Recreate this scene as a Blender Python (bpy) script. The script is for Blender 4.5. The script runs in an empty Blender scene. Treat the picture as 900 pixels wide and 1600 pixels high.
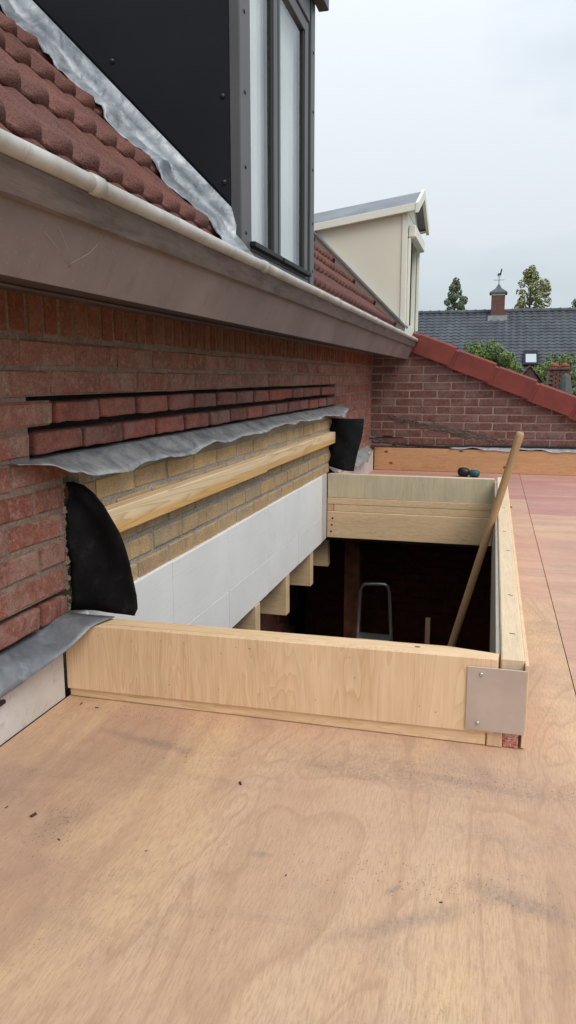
import bpy, bmesh, math, random
from mathutils import Vector, Matrix, noise
R = math.radians
random.seed(7)
scene = bpy.context.scene
COL = scene.collection

# ---------------------------------------------------------------- camera
cam = bpy.data.cameras.new('camera')
cam.sensor_fit = 'VERTICAL'; cam.sensor_height = 36.0; cam.lens = 26.55
cam.clip_start = 0.02; cam.clip_end = 600
co = bpy.data.objects.new('camera', cam); COL.objects.link(co)
M3 = Matrix(((0.96555, -0.04559, 0.25619), (0.26021, 0.16918, -0.95062), (0.0, 0.98453, 0.17521)))
co.matrix_world = Matrix.Translation((0.94, 0.0, 0.74)) @ M3.to_4x4()
scene.camera = co

# ---------------------------------------------------------------- sky, sun, exposure (overcast)
SUN_EL, SUN_AZ = R(52), R(128)          # azimuth clockwise from +Y: from the right, behind the viewer
w = bpy.data.worlds.new('World'); scene.world = w; w.use_nodes = True
nt = w.node_tree; nt.nodes.clear()
N = nt.nodes.new; L = nt.links.new
out = N('ShaderNodeOutputWorld'); bg = N('ShaderNodeBackground'); bg.inputs['Strength'].default_value = 0.1
sky = N('ShaderNodeTexSky'); sky.sky_type = 'NISHITA'; sky.sun_disc = False
sky.sun_elevation = SUN_EL; sky.sun_rotation = SUN_AZ
tc = N('ShaderNodeTexCoord'); mp = N('ShaderNodeMapping'); mp.inputs['Scale'].default_value = (1.0, 1.0, 2.2)
cn = N('ShaderNodeTexNoise'); cn.inputs['Scale'].default_value = 1.7; cn.inputs['Detail'].default_value = 5; cn.inputs['Roughness'].default_value = 0.5
cr = N('ShaderNodeValToRGB')
cr.color_ramp.elements[0].position = 0.40; cr.color_ramp.elements[0].color = (3.85, 4.5, 5.0, 1)
cr.color_ramp.elements[1].position = 0.62; cr.color_ramp.elements[1].color = (5.7, 6.05, 6.3, 1)
mx = N('ShaderNodeMix'); mx.data_type = 'RGBA'; mx.inputs[0].default_value = 0.9
L(tc.outputs['Generated'], mp.inputs['Vector']); L(mp.outputs[0], cn.inputs['Vector']); L(cn.outputs['Fac'], cr.inputs[0])
L(sky.outputs[0], mx.inputs[6]); L(cr.outputs[0], mx.inputs[7])
sx_ = N('ShaderNodeSeparateXYZ'); L(tc.outputs['Generated'], sx_.inputs[0])
ma = N('ShaderNodeMath'); ma.operation = 'MULTIPLY_ADD'; ma.use_clamp = False; ma.inputs[1].default_value = 1.05; ma.inputs[2].default_value = 0.9; L(sx_.outputs['Z'], ma.inputs[0])
mm = N('ShaderNodeMath'); mm.operation = 'MAXIMUM'; mm.inputs[1].default_value = 0.9; L(ma.outputs[0], mm.inputs[0])
vm = N('ShaderNodeVectorMath'); vm.operation = 'SCALE'; L(mx.outputs[2], vm.inputs[0]); L(mm.outputs[0], vm.inputs['Scale'])
L(vm.outputs[0], bg.inputs['Color']); L(bg.outputs[0], out.inputs[0])
sl = bpy.data.lights.new('sun', 'SUN'); sl.energy = 1.5; sl.angle = R(35); sl.color = (1.0, 0.96, 0.9)
so = bpy.data.objects.new('sun', sl); COL.objects.link(so)
sd = Vector((math.sin(SUN_AZ) * math.cos(SUN_EL), math.cos(SUN_AZ) * math.cos(SUN_EL), math.sin(SUN_EL)))
so.rotation_euler = sd.to_track_quat('Z', 'Y').to_euler(); so.location = sd * 20
vs = scene.view_settings
vs.view_transform = 'Standard'; vs.look = 'None'; vs.gamma = 1.0; vs.use_curve_mapping = False; vs.exposure = 0.38
scene.render.engine = 'CYCLES'
scene.cycles.max_bounces = 6; scene.cycles.diffuse_bounces = 4

# ================================================================ material helpers
class MT:
    def __init__(s, name, rough=0.8, metal=0.0, spec=0.4):
        s.m = bpy.data.materials.new(name); s.m.use_nodes = True
        s.t = s.m.node_tree; s.b = s.t.nodes['Principled BSDF']
        s.b.inputs['Roughness'].default_value = rough; s.b.inputs['Metallic'].default_value = metal
        s.b.inputs['Specular IOR Level'].default_value = spec
        s._co = None
    def n(s, typ, **kw):
        x = s.t.nodes.new(typ)
        for k, v in kw.items():
            if k in x.inputs: x.inputs[k].default_value = v
            else: setattr(x, k, v)
        return x
    def l(s, a, b): s.t.links.new(a, b)
    def coord(s, scale=(1, 1, 1), rnd=False, kind='Object', rot=(0, 0, 0)):
        tc = s.n('ShaderNodeTexCoord'); mp = s.n('ShaderNodeMapping'); mp.inputs['Scale'].default_value = scale
        mp.inputs['Rotation'].default_value = rot
        src = tc.outputs[kind]
        if rnd:
            oi = s.n('ShaderNodeObjectInfo'); mu = s.n('ShaderNodeMath', operation='MULTIPLY'); mu.inputs[1].default_value = 37.0
            s.l(oi.outputs['Random'], mu.inputs[0])
            ad = s.n('ShaderNodeVectorMath', operation='ADD'); s.l(src, ad.inputs[0]); s.l(mu.outputs[0], ad.inputs[1]); src = ad.outputs[0]
        s.l(src, mp.inputs['Vector']); return mp.outputs[0]
    def noise(s, vec, scale, detail=4, rough=0.55, dist=0.0):
        x = s.n('ShaderNodeTexNoise'); x.inputs['Scale'].default_value = scale; x.inputs['Detail'].default_value = detail
        x.inputs['Roughness'].default_value = rough; x.inputs['Distortion'].default_value = dist
        s.l(vec, x.inputs['Vector']); return x.outputs['Fac']
    def ramp(s, fac, stops):
        r = s.n('ShaderNodeValToRGB'); e = r.color_ramp.elements
        while len(e) < len(stops): e.new(0.5)
        for i, (p, c) in enumerate(stops):
            e[i].position = p; e[i].color = (c, c, c, 1) if isinstance(c, (int, float)) else (*c, 1)
        s.l(fac, r.inputs[0]); return r.outputs[0]
    def mix(s, fac, a, b, blend='MIX'):
        x = s.n('ShaderNodeMix', data_type='RGBA', blend_type=blend)
        for i, v in ((0, fac), (6, a), (7, b)):
            if isinstance(v, (int, float)): x.inputs[i].default_value = v
            elif isinstance(v, tuple): x.inputs[i].default_value = (*v, 1)
            else: s.l(v, x.inputs[i])
        return x.outputs[2]
    def math(s, op, a, b=0.5):
        x = s.n('ShaderNodeMath', operation=op)
        for i, v in ((0, a), (1, b)):
            if isinstance(v, (int, float)): x.inputs[i].default_value = v
            else: s.l(v, x.inputs[i])
        return x.outputs[0]
    def rand(s): return s.n('ShaderNodeObjectInfo').outputs['Random']
    def color(s, c):
        if isinstance(c, tuple): s.b.inputs['Base Color'].default_value = (*c, 1)
        else: s.l(c, s.b.inputs['Base Color'])
    def bump(s, h, strength=0.3, dist=0.01):
        x = s.n('ShaderNodeBump'); x.inputs['Strength'].default_value = strength; x.inputs['Distance'].default_value = dist
        s.l(h, x.inputs['Height']); s.l(x.outputs[0], s.b.inputs['Normal'])
    def rough(s, r): s.l(r, s.b.inputs['Roughness'])

MATS = {}
def plain(name, c, rough=0.7, metal=0.0, var=0.12, vscale=6, bump=0.0, bscale=60, spec=0.4):
    m = MT(name, rough, metal, spec); v = m.coord(rnd=True)
    n = m.noise(v, vscale, 5)
    lo = tuple(x * (1 - var * 1.6) for x in c); hi = tuple(min(1, x * (1 + var)) for x in c)
    m.color(m.ramp(n, [(0.3, lo), (0.7, hi)]))
    if bump: m.bump(m.noise(v, bscale, 4), bump, 0.004)
    MATS[name] = m.m; return m.m

def brick_mat(name, cols, dust, dust_amt, seed_scale=1.0):
    m = MT(name, 0.9, 0, 0.25); v = m.coord(rnd=True)
    st = [(i / (len(cols) - 1), c) for i, c in enumerate(cols)]
    base = m.ramp(m.rand(), st)
    n1 = m.noise(v, 14, 6, 0.65); n2 = m.noise(v, 55, 4, 0.7); n3 = m.noise(v, 260, 3, 0.6)
    c = m.mix(m.ramp(n1, [(0.3, 0.0), (0.75, 0.75)]), base, tuple(x * 0.55 for x in cols[0]))
    c = m.mix(m.ramp(n2, [(0.5, 0.0), (0.72, dust_amt)]), c, dust)
    n4 = m.noise(v, 5.5, 5, 0.6, 0.8)
    c = m.mix(m.ramp(n4, [(0.46, 0.0), (0.7, dust_amt)]), c, tuple(x * 0.9 for x in dust))
    c = m.mix(m.ramp(n3, [(0.34, 0.5), (0.5, 0.0)]), c, (0.04, 0.025, 0.02))
    n5 = m.noise(v, 95, 3, 0.7)
    c = m.mix(m.ramp(n5, [(0.28, 0.55), (0.42, 0.0)]), c, tuple(x * 0.35 for x in cols[0])); c = m.mix(m.ramp(n5, [(0.6, 0.0), (0.74, 0.45)]), c, tuple(min(1, x * 1.15) for x in dust))
    m.color(c)
    h = m.math('ADD', m.math('MULTIPLY', n2, 0.8), m.math('MULTIPLY', n3, 0.5))
    m.bump(h, 0.75, 0.006)
    MATS[name] = m.m; return m.m

def wood_mat(name, light, dark, axis='x', knots=True, rough=0.65, grain=1.0, grey=0.0):
    m = MT(name, rough, 0, 0.3)
    s = {'x': (1.2, 14, 14), 'y': (14, 1.2, 14), 'z': (14, 14, 1.2)}[axis]
    v = m.coord(s, rnd=True)
    sk = {'x': (3.2, 9, 9), 'y': (9, 3.2, 9), 'z': (9, 9, 3.2)}[axis]
    vk = m.coord(sk, rnd=True)
    n0 = m.noise(v, 0.9, 2, 0.5)
    # ring-like grain: sine of a distorted cross-coordinate
    n1 = m.noise(v, 1.6 * grain, 3, 0.5, 1.2)
    rings = m.math('FRACT', m.math('MULTIPLY', n1, 15.0))
    g = m.ramp(rings, [(0.0, 0.0), (0.72, 0.55), (0.9, 1.0), (1.0, 0.05)])
    fine = m.noise(v, 9 * grain, 3, 0.7)
    c = m.mix(m.math('MULTIPLY', g, 0.8), light, dark)
    c = m.mix(m.ramp(fine, [(0.35, 0.28), (0.6, 0.0)]), c, tuple(x * 0.72 for x in dark))
    c = m.mix(m.ramp(n0, [(0.35, 0.35), (0.65, 0.0)]), c, tuple(x * 1.12 for x in light))
    if knots:
        vo = m.n('ShaderNodeTexVoronoi'); vo.inputs['Scale'].default_value = 0.62; m.l(vk, vo.inputs['Vector'])
        kd = m.ramp(vo.outputs['Distance'], [(0.0, 1.0), (0.05, 0.95), (0.085, 0.25), (0.2, 0.0)])
        c = m.mix(kd, c, (dark[0] * 0.38, dark[1] * 0.30, dark[2] * 0.24))
    if grey:
        n5 = m.noise(m.coord(rnd=True), 7, 5)
        c = m.mix(m.ramp(n5, [(0.35, 0.0), (0.75, grey)]), c, (0.30, 0.29, 0.25))
    m.color(c); m.bump(m.math('ADD', fine, m.math('MULTIPLY', g, 0.35)), 0.25, 0.002)
    MATS[name] = m.m; return m.m

def deck_mat(name, a, b, red, redamt, streak_axis='y', dirt=0.6, stains=()):
    m = MT(name, 0.62, 0, 0.32)
    Y = streak_axis == 'y'; rz = (0, 0, R(7))
    def gc(across, along): return m.coord((across, along, 1) if Y else (along, across, 1), kind='Object', rot=rz)
    v = m.coord(kind='Object')
    s1 = m.noise(gc(3.2, 0.5), 1.0, 4, 0.55, 0.9); s2 = m.noise(gc(16, 0.7), 1.0, 5, 0.6, 0.4); s3 = m.noise(gc(330, 34), 1.0, 4, 0.75)
    fl = m.math('FRACT', m.math('MULTIPLY', m.noise(gc(2.6, 0.8), 1.0, 2, 0.45, 2.2), 10.0))
    c = m.mix(m.ramp(s1, [(0.38, 0.0), (0.62, 1.0)]), a, b)
    c = m.mix(m.ramp(s2, [(0.46, 0.0), (0.72, 0.45)]), c, tuple(min(1, x * 1.16) for x in a))
    c = m.mix(m.ramp(fl, [(0.62, 0.0), (0.93, 0.5), (1.0, 0.0)]), c, tuple(x * 0.80 for x in b))
    c = m.mix(m.ramp(m.noise(gc(5, 0.8), 1.0, 3, 0.5, 1.0), [(0.50, 0.0), (0.62, 0.75)]), c, (a[0] * 1.14, a[1] * 1.14, a[2] * 1.0))
    c = m.mix(m.ramp(s3, [(0.38, 0.45), (0.56, 0.0)]), c, tuple(x * 0.62 for x in b))
    big = m.noise(v, 1.7, 4, 0.6)
    c = m.mix(m.math('MULTIPLY', m.ramp(big, [(0.35, 0.0), (0.68, 1.0)]), redamt), c, red)
    # trodden dirt: smears broken up by fine specks
    d1 = m.noise(m.coord((1.3, 4.2, 1), rot=(0, 0, R(-16))), 1.3, 5, 0.62, 0.7)
    d2 = m.noise(v, 150, 5, 0.8)
    df = m.math('MULTIPLY', m.ramp(d1, [(0.50, 0.0), (0.74, 1.0)]), m.ramp(d2, [(0.40, 0.12), (0.60, 1.0)]))
    c = m.mix(m.math('MULTIPLY', df, dirt), c, (0.15, 0.125, 0.11))
    d3 = m.noise(v, 4.5, 4, 0.6)
    c = m.mix(m.math('MULTIPLY', m.ramp(d3, [(0.50, 0.0), (0.75, 0.5)]), dirt), c, (0.26, 0.20, 0.17))
    d4 = m.noise(v, 420, 2, 0.5)
    c = m.mix(m.math('MULTIPLY', m.ramp(d4, [(0.66, 0.0), (0.72, 0.7)]), m.ramp(d3, [(0.42, 0.15), (0.62, 1.0)])), c, (0.10, 0.075, 0.06))
    for cx, cy, rot, rx, ry, amt in stains:
        tc2 = m.n('ShaderNodeTexCoord'); mp2 = m.n('ShaderNodeMapping', vector_type='TEXTURE')
        mp2.inputs['Location'].default_value = (cx, cy, 0); mp2.inputs['Rotation'].default_value = (0, 0, R(rot)); mp2.inputs['Scale'].default_value = (rx, ry, 1)
        m.l(tc2.outputs['Object'], mp2.inputs['Vector'])
        sep = m.n('ShaderNodeVectorMath', operation='MULTIPLY'); sep.inputs[1].default_value = (1, 1, 0); m.l(mp2.outputs[0], sep.inputs[0])
        ln_ = m.n('ShaderNodeVectorMath', operation='LENGTH'); m.l(sep.outputs[0], ln_.inputs[0])
        e = m.math('ADD', ln_.outputs['Value'], m.math('MULTIPLY', m.math('SUBTRACT', m.noise(v, 16, 5, 0.65), 0.5), 1.6))
        f = m.math('MULTIPLY', m.ramp(e, [(0.1, 1.0), (1.0, 0.0)]), m.ramp(d2, [(0.38, 0.35), (0.6, 1.0)]))
        c = m.mix(m.math('MULTIPLY', f, amt * 0.8), c, (0.17, 0.14, 0.12))
    m.color(c)
    m.bump(m.math('ADD', s3, m.math('MULTIPLY', d2, 0.4)), 0.25, 0.002)
    m.rough(m.ramp(s2, [(0.3, 0.55), (0.7, 0.75)]))
    MATS[name] = m.m; return m.m

# ---- colours of the things themselves
RED = [(0.25, 0.088, 0.064), (0.34, 0.116, 0.080), (0.30, 0.120, 0.090), (0.40, 0.158, 0.112), (0.37, 0.104, 0.066), (0.27, 0.105, 0.082)]
brick_mat('red_brick', RED, (0.44, 0.30, 0.245), 0.68)
brick_mat('dusty_brick', [(0.30, 0.125, 0.092), (0.37, 0.160, 0.120), (0.34, 0.118, 0.082), (0.41, 0.190, 0.145), (0.29, 0.125, 0.095)], (0.45, 0.31, 0.24), 0.7)
brick_mat('dark_brick', [(0.22, 0.090, 0.078), (0.40, 0.115, 0.080), (0.26, 0.135, 0.118), (0.48, 0.130, 0.084), (0.24, 0.092, 0.078), (0.44, 0.15, 0.11)], (0.34, 0.225, 0.185), 0.55)
brick_mat('soldier_brick', [(0.27, 0.080, 0.045), (0.35, 0.110, 0.064), (0.25, 0.085, 0.054), (0.33, 0.096, 0.050)], (0.38, 0.24, 0.16), 0.5)
brick_mat('yellow_brick', [(0.56, 0.36, 0.19), (0.66, 0.43, 0.215), (0.56, 0.375, 0.22), (0.72, 0.47, 0.19), (0.58, 0.40, 0.24), (0.70, 0.45, 0.19)], (0.50, 0.41, 0.29), 0.4)
brick_mat('gable_brick', [(0.165, 0.068, 0.056), (0.21, 0.080, 0.065), (0.19, 0.084, 0.072), (0.225, 0.088, 0.067)], (0.32, 0.235, 0.205), 0.55)
brick_mat('far_brick', [(0.16, 0.075, 0.06), (0.22, 0.10, 0.075)], (0.25, 0.2, 0.17), 0.3)
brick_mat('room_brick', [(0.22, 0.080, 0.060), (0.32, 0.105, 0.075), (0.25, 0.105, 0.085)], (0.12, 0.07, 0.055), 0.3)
def mortar(name, a, b):
    m = MT(name, 0.95, 0, 0.2); v = m.coord()
    n1 = m.noise(v, 9, 5, 0.6); n2 = m.noise(v, 120, 4, 0.7)
    c = m.mix(m.ramp(n1, [(0.3, 0.0), (0.7, 1.0)]), a, b)
    m.color(m.mix(m.ramp(n2, [(0.35, 0.5), (0.55, 0.0)]), c, tuple(x * 0.4 for x in a)))
    m.bump(m.math('ADD', n2, n1), 0.9, 0.008); MATS[name] = m.m
mortar('red_mortar', (0.22, 0.155, 0.118), (0.36, 0.27, 0.215))
mortar('grey_mortar', (0.34, 0.305, 0.265), (0.50, 0.455, 0.40))
mortar('gable_mortar', (0.30, 0.225, 0.19), (0.40, 0.32, 0.275))
mortar('old_scar', (0.11, 0.085, 0.072), (0.19, 0.15, 0.125))
mortar('raked_mortar', (0.028, 0.023, 0.020), (0.075, 0.062, 0.053))
wood_mat('pine_x', (0.79, 0.58, 0.36), (0.56, 0.34, 0.16), 'x')
wood_mat('pine_y', (0.86, 0.63, 0.385), (0.60, 0.34, 0.13), 'y')
wood_mat('pine_y_pale', (0.76, 0.59, 0.40), (0.58, 0.41, 0.235), 'y', grey=0.15)
wood_mat('pine_z', (0.68, 0.48, 0.30), (0.54, 0.33, 0.17), 'z')
wood_mat('ply_face', (0.78, 0.56, 0.355), (0.64, 0.40, 0.215), 'z', knots=False, grain=0.55)
wood_mat('ply_green', (0.68, 0.575, 0.385), (0.56, 0.46, 0.29), 'z', knots=False, grain=0.5, grey=0.25)
wood_mat('ply_orange', (0.60, 0.355, 0.185), (0.44, 0.20, 0.08), 'x', knots=True, grain=0.8)
wood_mat('inner_board', (0.46, 0.42, 0.36), (0.34, 0.30, 0.25), 'y', knots=False, grey=0.5)  # pine greyed: shade of the curb's inner face put into the colour
wood_mat('handle_wood', (0.46, 0.29, 0.15), (0.33, 0.185, 0.085), 'z', knots=False, rough=0.45)
# trodden patches on the near sheets, in the sheet's own coordinates
STAINS = [(0.419, 0.311, -20, 0.13, 0.03, 0.75), (0.279, 0.231, 32, 0.15, 0.022, 0.6), (0.349, 0.621, -8, 0.16, 0.02, 0.6), (-0.311, 0.621, -10, 0.16, 0.022, 0.7), (-0.311, 0.311, 80, 0.09, 0.05, 0.5), (0.039, 0.321, 10, 0.02, 0.012, 0.7), (0.249, 0.291, 50, 0.025, 0.008, 0.75), (-0.481, 0.391, 60, 0.25, 0.09, 0.3), (0.319, 0.011, 5, 0.22, 0.07, 0.35)]
deck_mat('deck_tan', (0.60, 0.405, 0.26), (0.50, 0.30, 0.182), (0.50, 0.305, 0.225), 0.55, 'y', 0.55, STAINS)
deck_mat('deck_tan_side', (0.60, 0.405, 0.26), (0.50, 0.30, 0.182), (0.50, 0.305, 0.225), 0.55, 'y', 0.55)
def batten_mat():
    m = MT('batten_wood', 0.6, 0, 0.3)
    v = m.coord((30, 1.1, 30), rnd=True)
    n1 = m.noise(v, 0.55, 2, 0.5, 0.7); rings = m.math('FRACT', m.math('MULTIPLY', n1, 13.0))
    g = m.ramp(rings, [(0.0, 0.0), (0.6, 0.35), (0.88, 1.0), (1.0, 0.0)])
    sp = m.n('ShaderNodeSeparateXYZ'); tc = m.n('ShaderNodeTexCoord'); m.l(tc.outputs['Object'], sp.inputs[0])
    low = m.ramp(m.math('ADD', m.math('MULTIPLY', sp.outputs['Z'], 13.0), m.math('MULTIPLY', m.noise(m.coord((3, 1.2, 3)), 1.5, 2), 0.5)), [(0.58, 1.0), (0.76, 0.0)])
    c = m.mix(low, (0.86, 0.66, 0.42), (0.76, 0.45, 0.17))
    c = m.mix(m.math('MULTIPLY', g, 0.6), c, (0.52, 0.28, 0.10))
    vo = m.n('ShaderNodeTexVoronoi'); vo.inputs['Scale'].default_value = 0.7; m.l(m.coord((8, 4, 8), rnd=True), vo.inputs['Vector'])
    c = m.mix(m.ramp(vo.outputs['Distance'], [(0.0, 1.0), (0.04, 0.9), (0.07, 0.2), (0.16, 0.0)]), c, (0.22, 0.11, 0.05))
    m.color(c); m.bump(g, 0.15, 0.002); MATS['batten_wood'] = m.m
batten_mat()
deck_mat('deck_pink', (0.58, 0.385, 0.28), (0.52, 0.315, 0.23), (0.50, 0.26, 0.20), 0.55, 'x', 0.4)
deck_mat('deck_red', (0.52, 0.305, 0.255), (0.46, 0.235, 0.20), (0.44, 0.19, 0.165), 0.6, 'x', 0.35)

def lead_mat(name, a, b, streak):
    m = MT(name, 0.5, 0.25, 0.5); v = m.coord()
    n1 = m.noise(v, 7, 6, 0.65, 1.5); n2 = m.noise(v, 30, 5, 0.7, 0.5)
    c = m.mix(m.ramp(n1, [(0.35, 0.0), (0.62, 1.0)]), a, b)
    c = m.mix(m.ramp(n2, [(0.52, 0.0), (0.7, 0.6)]), c, streak)
    m.color(c); m.bump(m.math('ADD', n1, m.math('MULTIPLY', n2, 0.4)), 0.35, 0.008)
    m.rough(m.ramp(n2, [(0.3, 0.35), (0.7, 0.65)])); MATS[name] = m.m
lead_mat('lead', (0.25, 0.26, 0.275), (0.42, 0.42, 0.42), (0.16, 0.165, 0.18))
lead_mat('lead_flap', (0.20, 0.21, 0.235), (0.50, 0.495, 0.48), (0.10, 0.105, 0.125))
lead_mat('lead_dark', (0.15, 0.165, 0.185), (0.24, 0.25, 0.27), (0.34, 0.35, 0.36))
lead_mat('lead_bright', (0.12, 0.135, 0.155), (0.36, 0.38, 0.40), (0.085, 0.09, 0.10))

def tile_mat(name, cols):
    m = MT(name, 0.92, 0, 0.25); v = m.coord(rnd=True)
    base = m.ramp(m.rand(), [(0, tuple(x * 0.8 for x in cols[0])), (0.35, cols[1]), (0.65, cols[2]), (1, tuple(x * 1.22 for x in cols[0]))])
    n = m.noise(v, 12, 5, 0.6); g = m.noise(v, 240, 2, 0.6); g2 = m.noise(v, 70, 4, 0.75)
    c = m.mix(m.ramp(n, [(0.35, 0.0), (0.7, 0.5)]), base, tuple(x * 0.55 for x in cols[0]))
    c = m.mix(m.ramp(g, [(0.34, 0.6), (0.46, 0.0)]), c, (0.035, 0.022, 0.019))
    c = m.mix(m.ramp(g2, [(0.27, 0.85), (0.37, 0.0)]), c, (0.02, 0.018, 0.016))
    c = m.mix(m.ramp(g, [(0.6, 0.0), (0.72, 0.4)]), c, tuple(min(1, x * 2.1) for x in cols[1]))
    m.color(c); m.bump(m.math('ADD', g, m.math('MULTIPLY', g2, 0.8)), 0.8, 0.004); MATS[name] = m.m
tile_mat('roof_tile', [(0.165, 0.070, 0.057), (0.195, 0.080, 0.063), (0.135, 0.064, 0.055)])
def coping_mat():
    m = MT('coping', 0.6, 0, 0.4); v = m.coord(rnd=True)
    n = m.noise(v, 8, 6, 0.65); n2 = m.noise(v, 70, 4, 0.7)
    c = m.mix(m.ramp(n, [(0.35, 0.0), (0.7, 1.0)]), (0.23, 0.043, 0.030), (0.145, 0.031, 0.025))
    c = m.mix(m.ramp(n2, [(0.56, 0.0), (0.75, 0.4)]), c, (0.12, 0.06, 0.05))
    m.color(c); m.bump(n2, 0.3, 0.004); MATS['coping'] = m.m
coping_mat()
def fascia_mat():
    m = MT('fascia_paint', 0.5, 0, 0.4); v = m.coord(); vs_ = m.coord((18, 18, 2.0))
    n = m.noise(v, 2.2, 5, 0.6); s = m.noise(vs_, 1.3, 5, 0.65); f = m.noise(v, 140, 3, 0.6)
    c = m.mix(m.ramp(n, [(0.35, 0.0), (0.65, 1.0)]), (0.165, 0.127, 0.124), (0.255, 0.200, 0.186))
    c = m.mix(m.ramp(s, [(0.58, 0.0), (0.75, 0.45)]), c, (0.085, 0.066, 0.064))
    c = m.mix(m.ramp(f, [(0.62, 0.0), (0.72, 0.6)]), c, (0.32, 0.27, 0.25))
    m.color(c); m.bump(m.math('ADD', f, s), 0.12, 0.003); MATS['fascia_paint'] = m.m
    m = MT('strip_paint', 0.75, 0, 0.3); v = m.coord((10, 1.4, 10)); s = m.noise(v, 5, 6, 0.7); b = m.noise(m.coord(), 3, 4)
    c = m.mix(m.ramp(s, [(0.35, 0.0), (0.65, 1.0)]), (0.10, 0.074, 0.068), (0.18, 0.138, 0.128))
    c = m.mix(m.ramp(b, [(0.5, 0.0), (0.75, 0.4)]), c, (0.22, 0.175, 0.155))
    m.color(c); m.bump(s, 0.6, 0.004); MATS['strip_paint'] = m.m
fascia_mat()
def zinc_mat():
    m = MT('zinc', 0.5, 0.15, 0.5); v = m.coord(); vs_ = m.coord((6, 6, 6))
    n = m.noise(v, 6, 6, 0.65); n2 = m.noise(v, 45, 4, 0.7)
    c = m.mix(m.ramp(n, [(0.35, 0.0), (0.65, 1.0)]), (0.36, 0.33, 0.30), (0.55, 0.53, 0.50))
    c = m.mix(m.ramp(n2, [(0.55, 0.0), (0.75, 0.55)]), c, (0.20, 0.16, 0.13))
    m.color(c); m.bump(n2, 0.25, 0.003); MATS['zinc'] = m.m
zinc_mat()
def eps_mat():
    m = MT('eps', 0.85, 0, 0.3); v = m.coord(rnd=True)
    n = m.noise(v, 4, 5); lines = m.noise(m.coord((2, 2, 160)), 1.0, 2, 0.5); d = m.noise(v, 22, 5, 0.7)
    c = m.mix(m.ramp(n, [(0.35, 0.0), (0.7, 1.0)]), (0.79, 0.765, 0.735), (0.86, 0.835, 0.805))
    c = m.mix(m.ramp(d, [(0.6, 0.0), (0.78, 0.35)]), c, (0.5, 0.48, 0.45))
    c = m.mix(m.ramp(lines, [(0.58, 0.0), (0.7, 0.18)]), c, (0.55, 0.55, 0.56))
    m.color(c); m.bump(m.math('ADD', lines, m.noise(v, 320, 2)), 0.2, 0.002); MATS['eps'] = m.m
    m = MT('plinth_board', 0.85, 0, 0.3); v = m.coord()
    n = m.noise(v, 6, 6, 0.65); d = m.noise(v, 26, 5, 0.75, 1.0)
    c = m.mix(m.ramp(n, [(0.35, 0.0), (0.7, 1.0)]), (0.52, 0.475, 0.44), (0.62, 0.585, 0.55))
    c = m.mix(m.ramp(d, [(0.56, 0.0), (0.72, 0.55)]), c, (0.30, 0.245, 0.21))
    m.color(c); m.bump(d, 0.25, 0.003); MATS['plinth_board'] = m.m
eps_mat()
def membrane_mat():
    m = MT('membrane', 0.8, 0, 0.12); v = m.coord()
    wv = m.n('ShaderNodeTexWave', wave_type='BANDS', bands_direction='Z'); wv.inputs['Scale'].default_value = 130; m.l(v, wv.inputs['Vector'])
    n = m.noise(v, 14, 5, 0.6)
    d = m.noise(v, 30, 6, 0.75)
    m.color(m.mix(m.ramp(d, [(0.55, 0.0), (0.75, 0.5)]), m.ramp(n, [(0.35, (0.006, 0.006, 0.007)), (0.75, (0.013, 0.013, 0.014))]), (0.05, 0.046, 0.042))); m.bump(m.math('ADD', wv.outputs['Fac'], n), 0.18, 0.002)
    MATS['membrane'] = m.m
membrane_mat()
def panel_mat():
    m = MT('black_panel', 0.45, 0, 0.22); v = m.coord()
    n = m.noise(v, 3, 4); g = m.noise(m.coord((40, 40, 3)), 2, 4, 0.7)
    m.color(m.ramp(n, [(0.35, (0.007, 0.0075, 0.0105)), (0.7, (0.011, 0.0115, 0.0155))])); m.bump(g, 0.12, 0.002); MATS['black_panel'] = m.m
panel_mat()
plain('frame_grey', (0.085, 0.083, 0.088), 0.45, 0, 0.08, 5)
plain('rubber', (0.012, 0.012, 0.013), 0.6, 0, 0.1)
plain('screw', (0.05, 0.05, 0.055), 0.35, 0.7, 0.1)
plain('steel_screw', (0.55, 0.55, 0.55), 0.3, 0.9, 0.05)
plain('pale_backing', (0.82, 0.84, 0.84), 0.8, 0, 0.05, 2)
plain('cream_panel', (0.74, 0.70, 0.575), 0.45, 0, 0.03, 2)
plain('cream_trim', (0.78, 0.755, 0.66), 0.4, 0, 0.03, 2)
plain('grey_sheet', (0.20, 0.215, 0.235), 0.5, 0, 0.15, 4)
plain('dark_void', (0.02, 0.017, 0.015), 0.9, 0, 0.2)  # near-black, stands in for unlit depth in slot and rubble
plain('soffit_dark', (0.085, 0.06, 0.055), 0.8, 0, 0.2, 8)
plain('room_floor', (0.22, 0.20, 0.18), 0.9, 0, 0.2)
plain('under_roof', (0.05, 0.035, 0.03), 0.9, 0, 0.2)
plain('alu', (0.55, 0.55, 0.55), 0.35, 0.8, 0.08, 10)
plain('plate_steel', (0.60, 0.515, 0.46), 0.42, 0.55, 0.10, 9, 0.05, 40)
plain('black_plastic', (0.015, 0.015, 0.016), 0.4, 0, 0.1)
plain('teal_plastic', (0.015, 0.10, 0.11), 0.45, 0, 0.1)
plain('dark_slate', (0.070, 0.076, 0.090), 0.55, 0, 0.25, 1.2)
plain('render_pale', (0.50, 0.46, 0.40), 0.85, 0, 0.06, 1)
plain('asphalt_roof', (0.07, 0.07, 0.07), 0.9, 0, 0.2, 1)
plain('grass', (0.06, 0.10, 0.03), 0.95, 0, 0.3, 0.6)
plain('parasol_cloth', (0.115, 0.118, 0.112), 0.9, 0, 0.15, 8)
plain('bark', (0.10, 0.075, 0.05), 0.9, 0, 0.3, 8, 0.5, 40)
plain('terracotta', (0.36, 0.10, 0.055), 0.8, 0, 0.1)
plain('log_end', (0.38, 0.32, 0.24), 0.9, 0, 0.25, 20)
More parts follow.
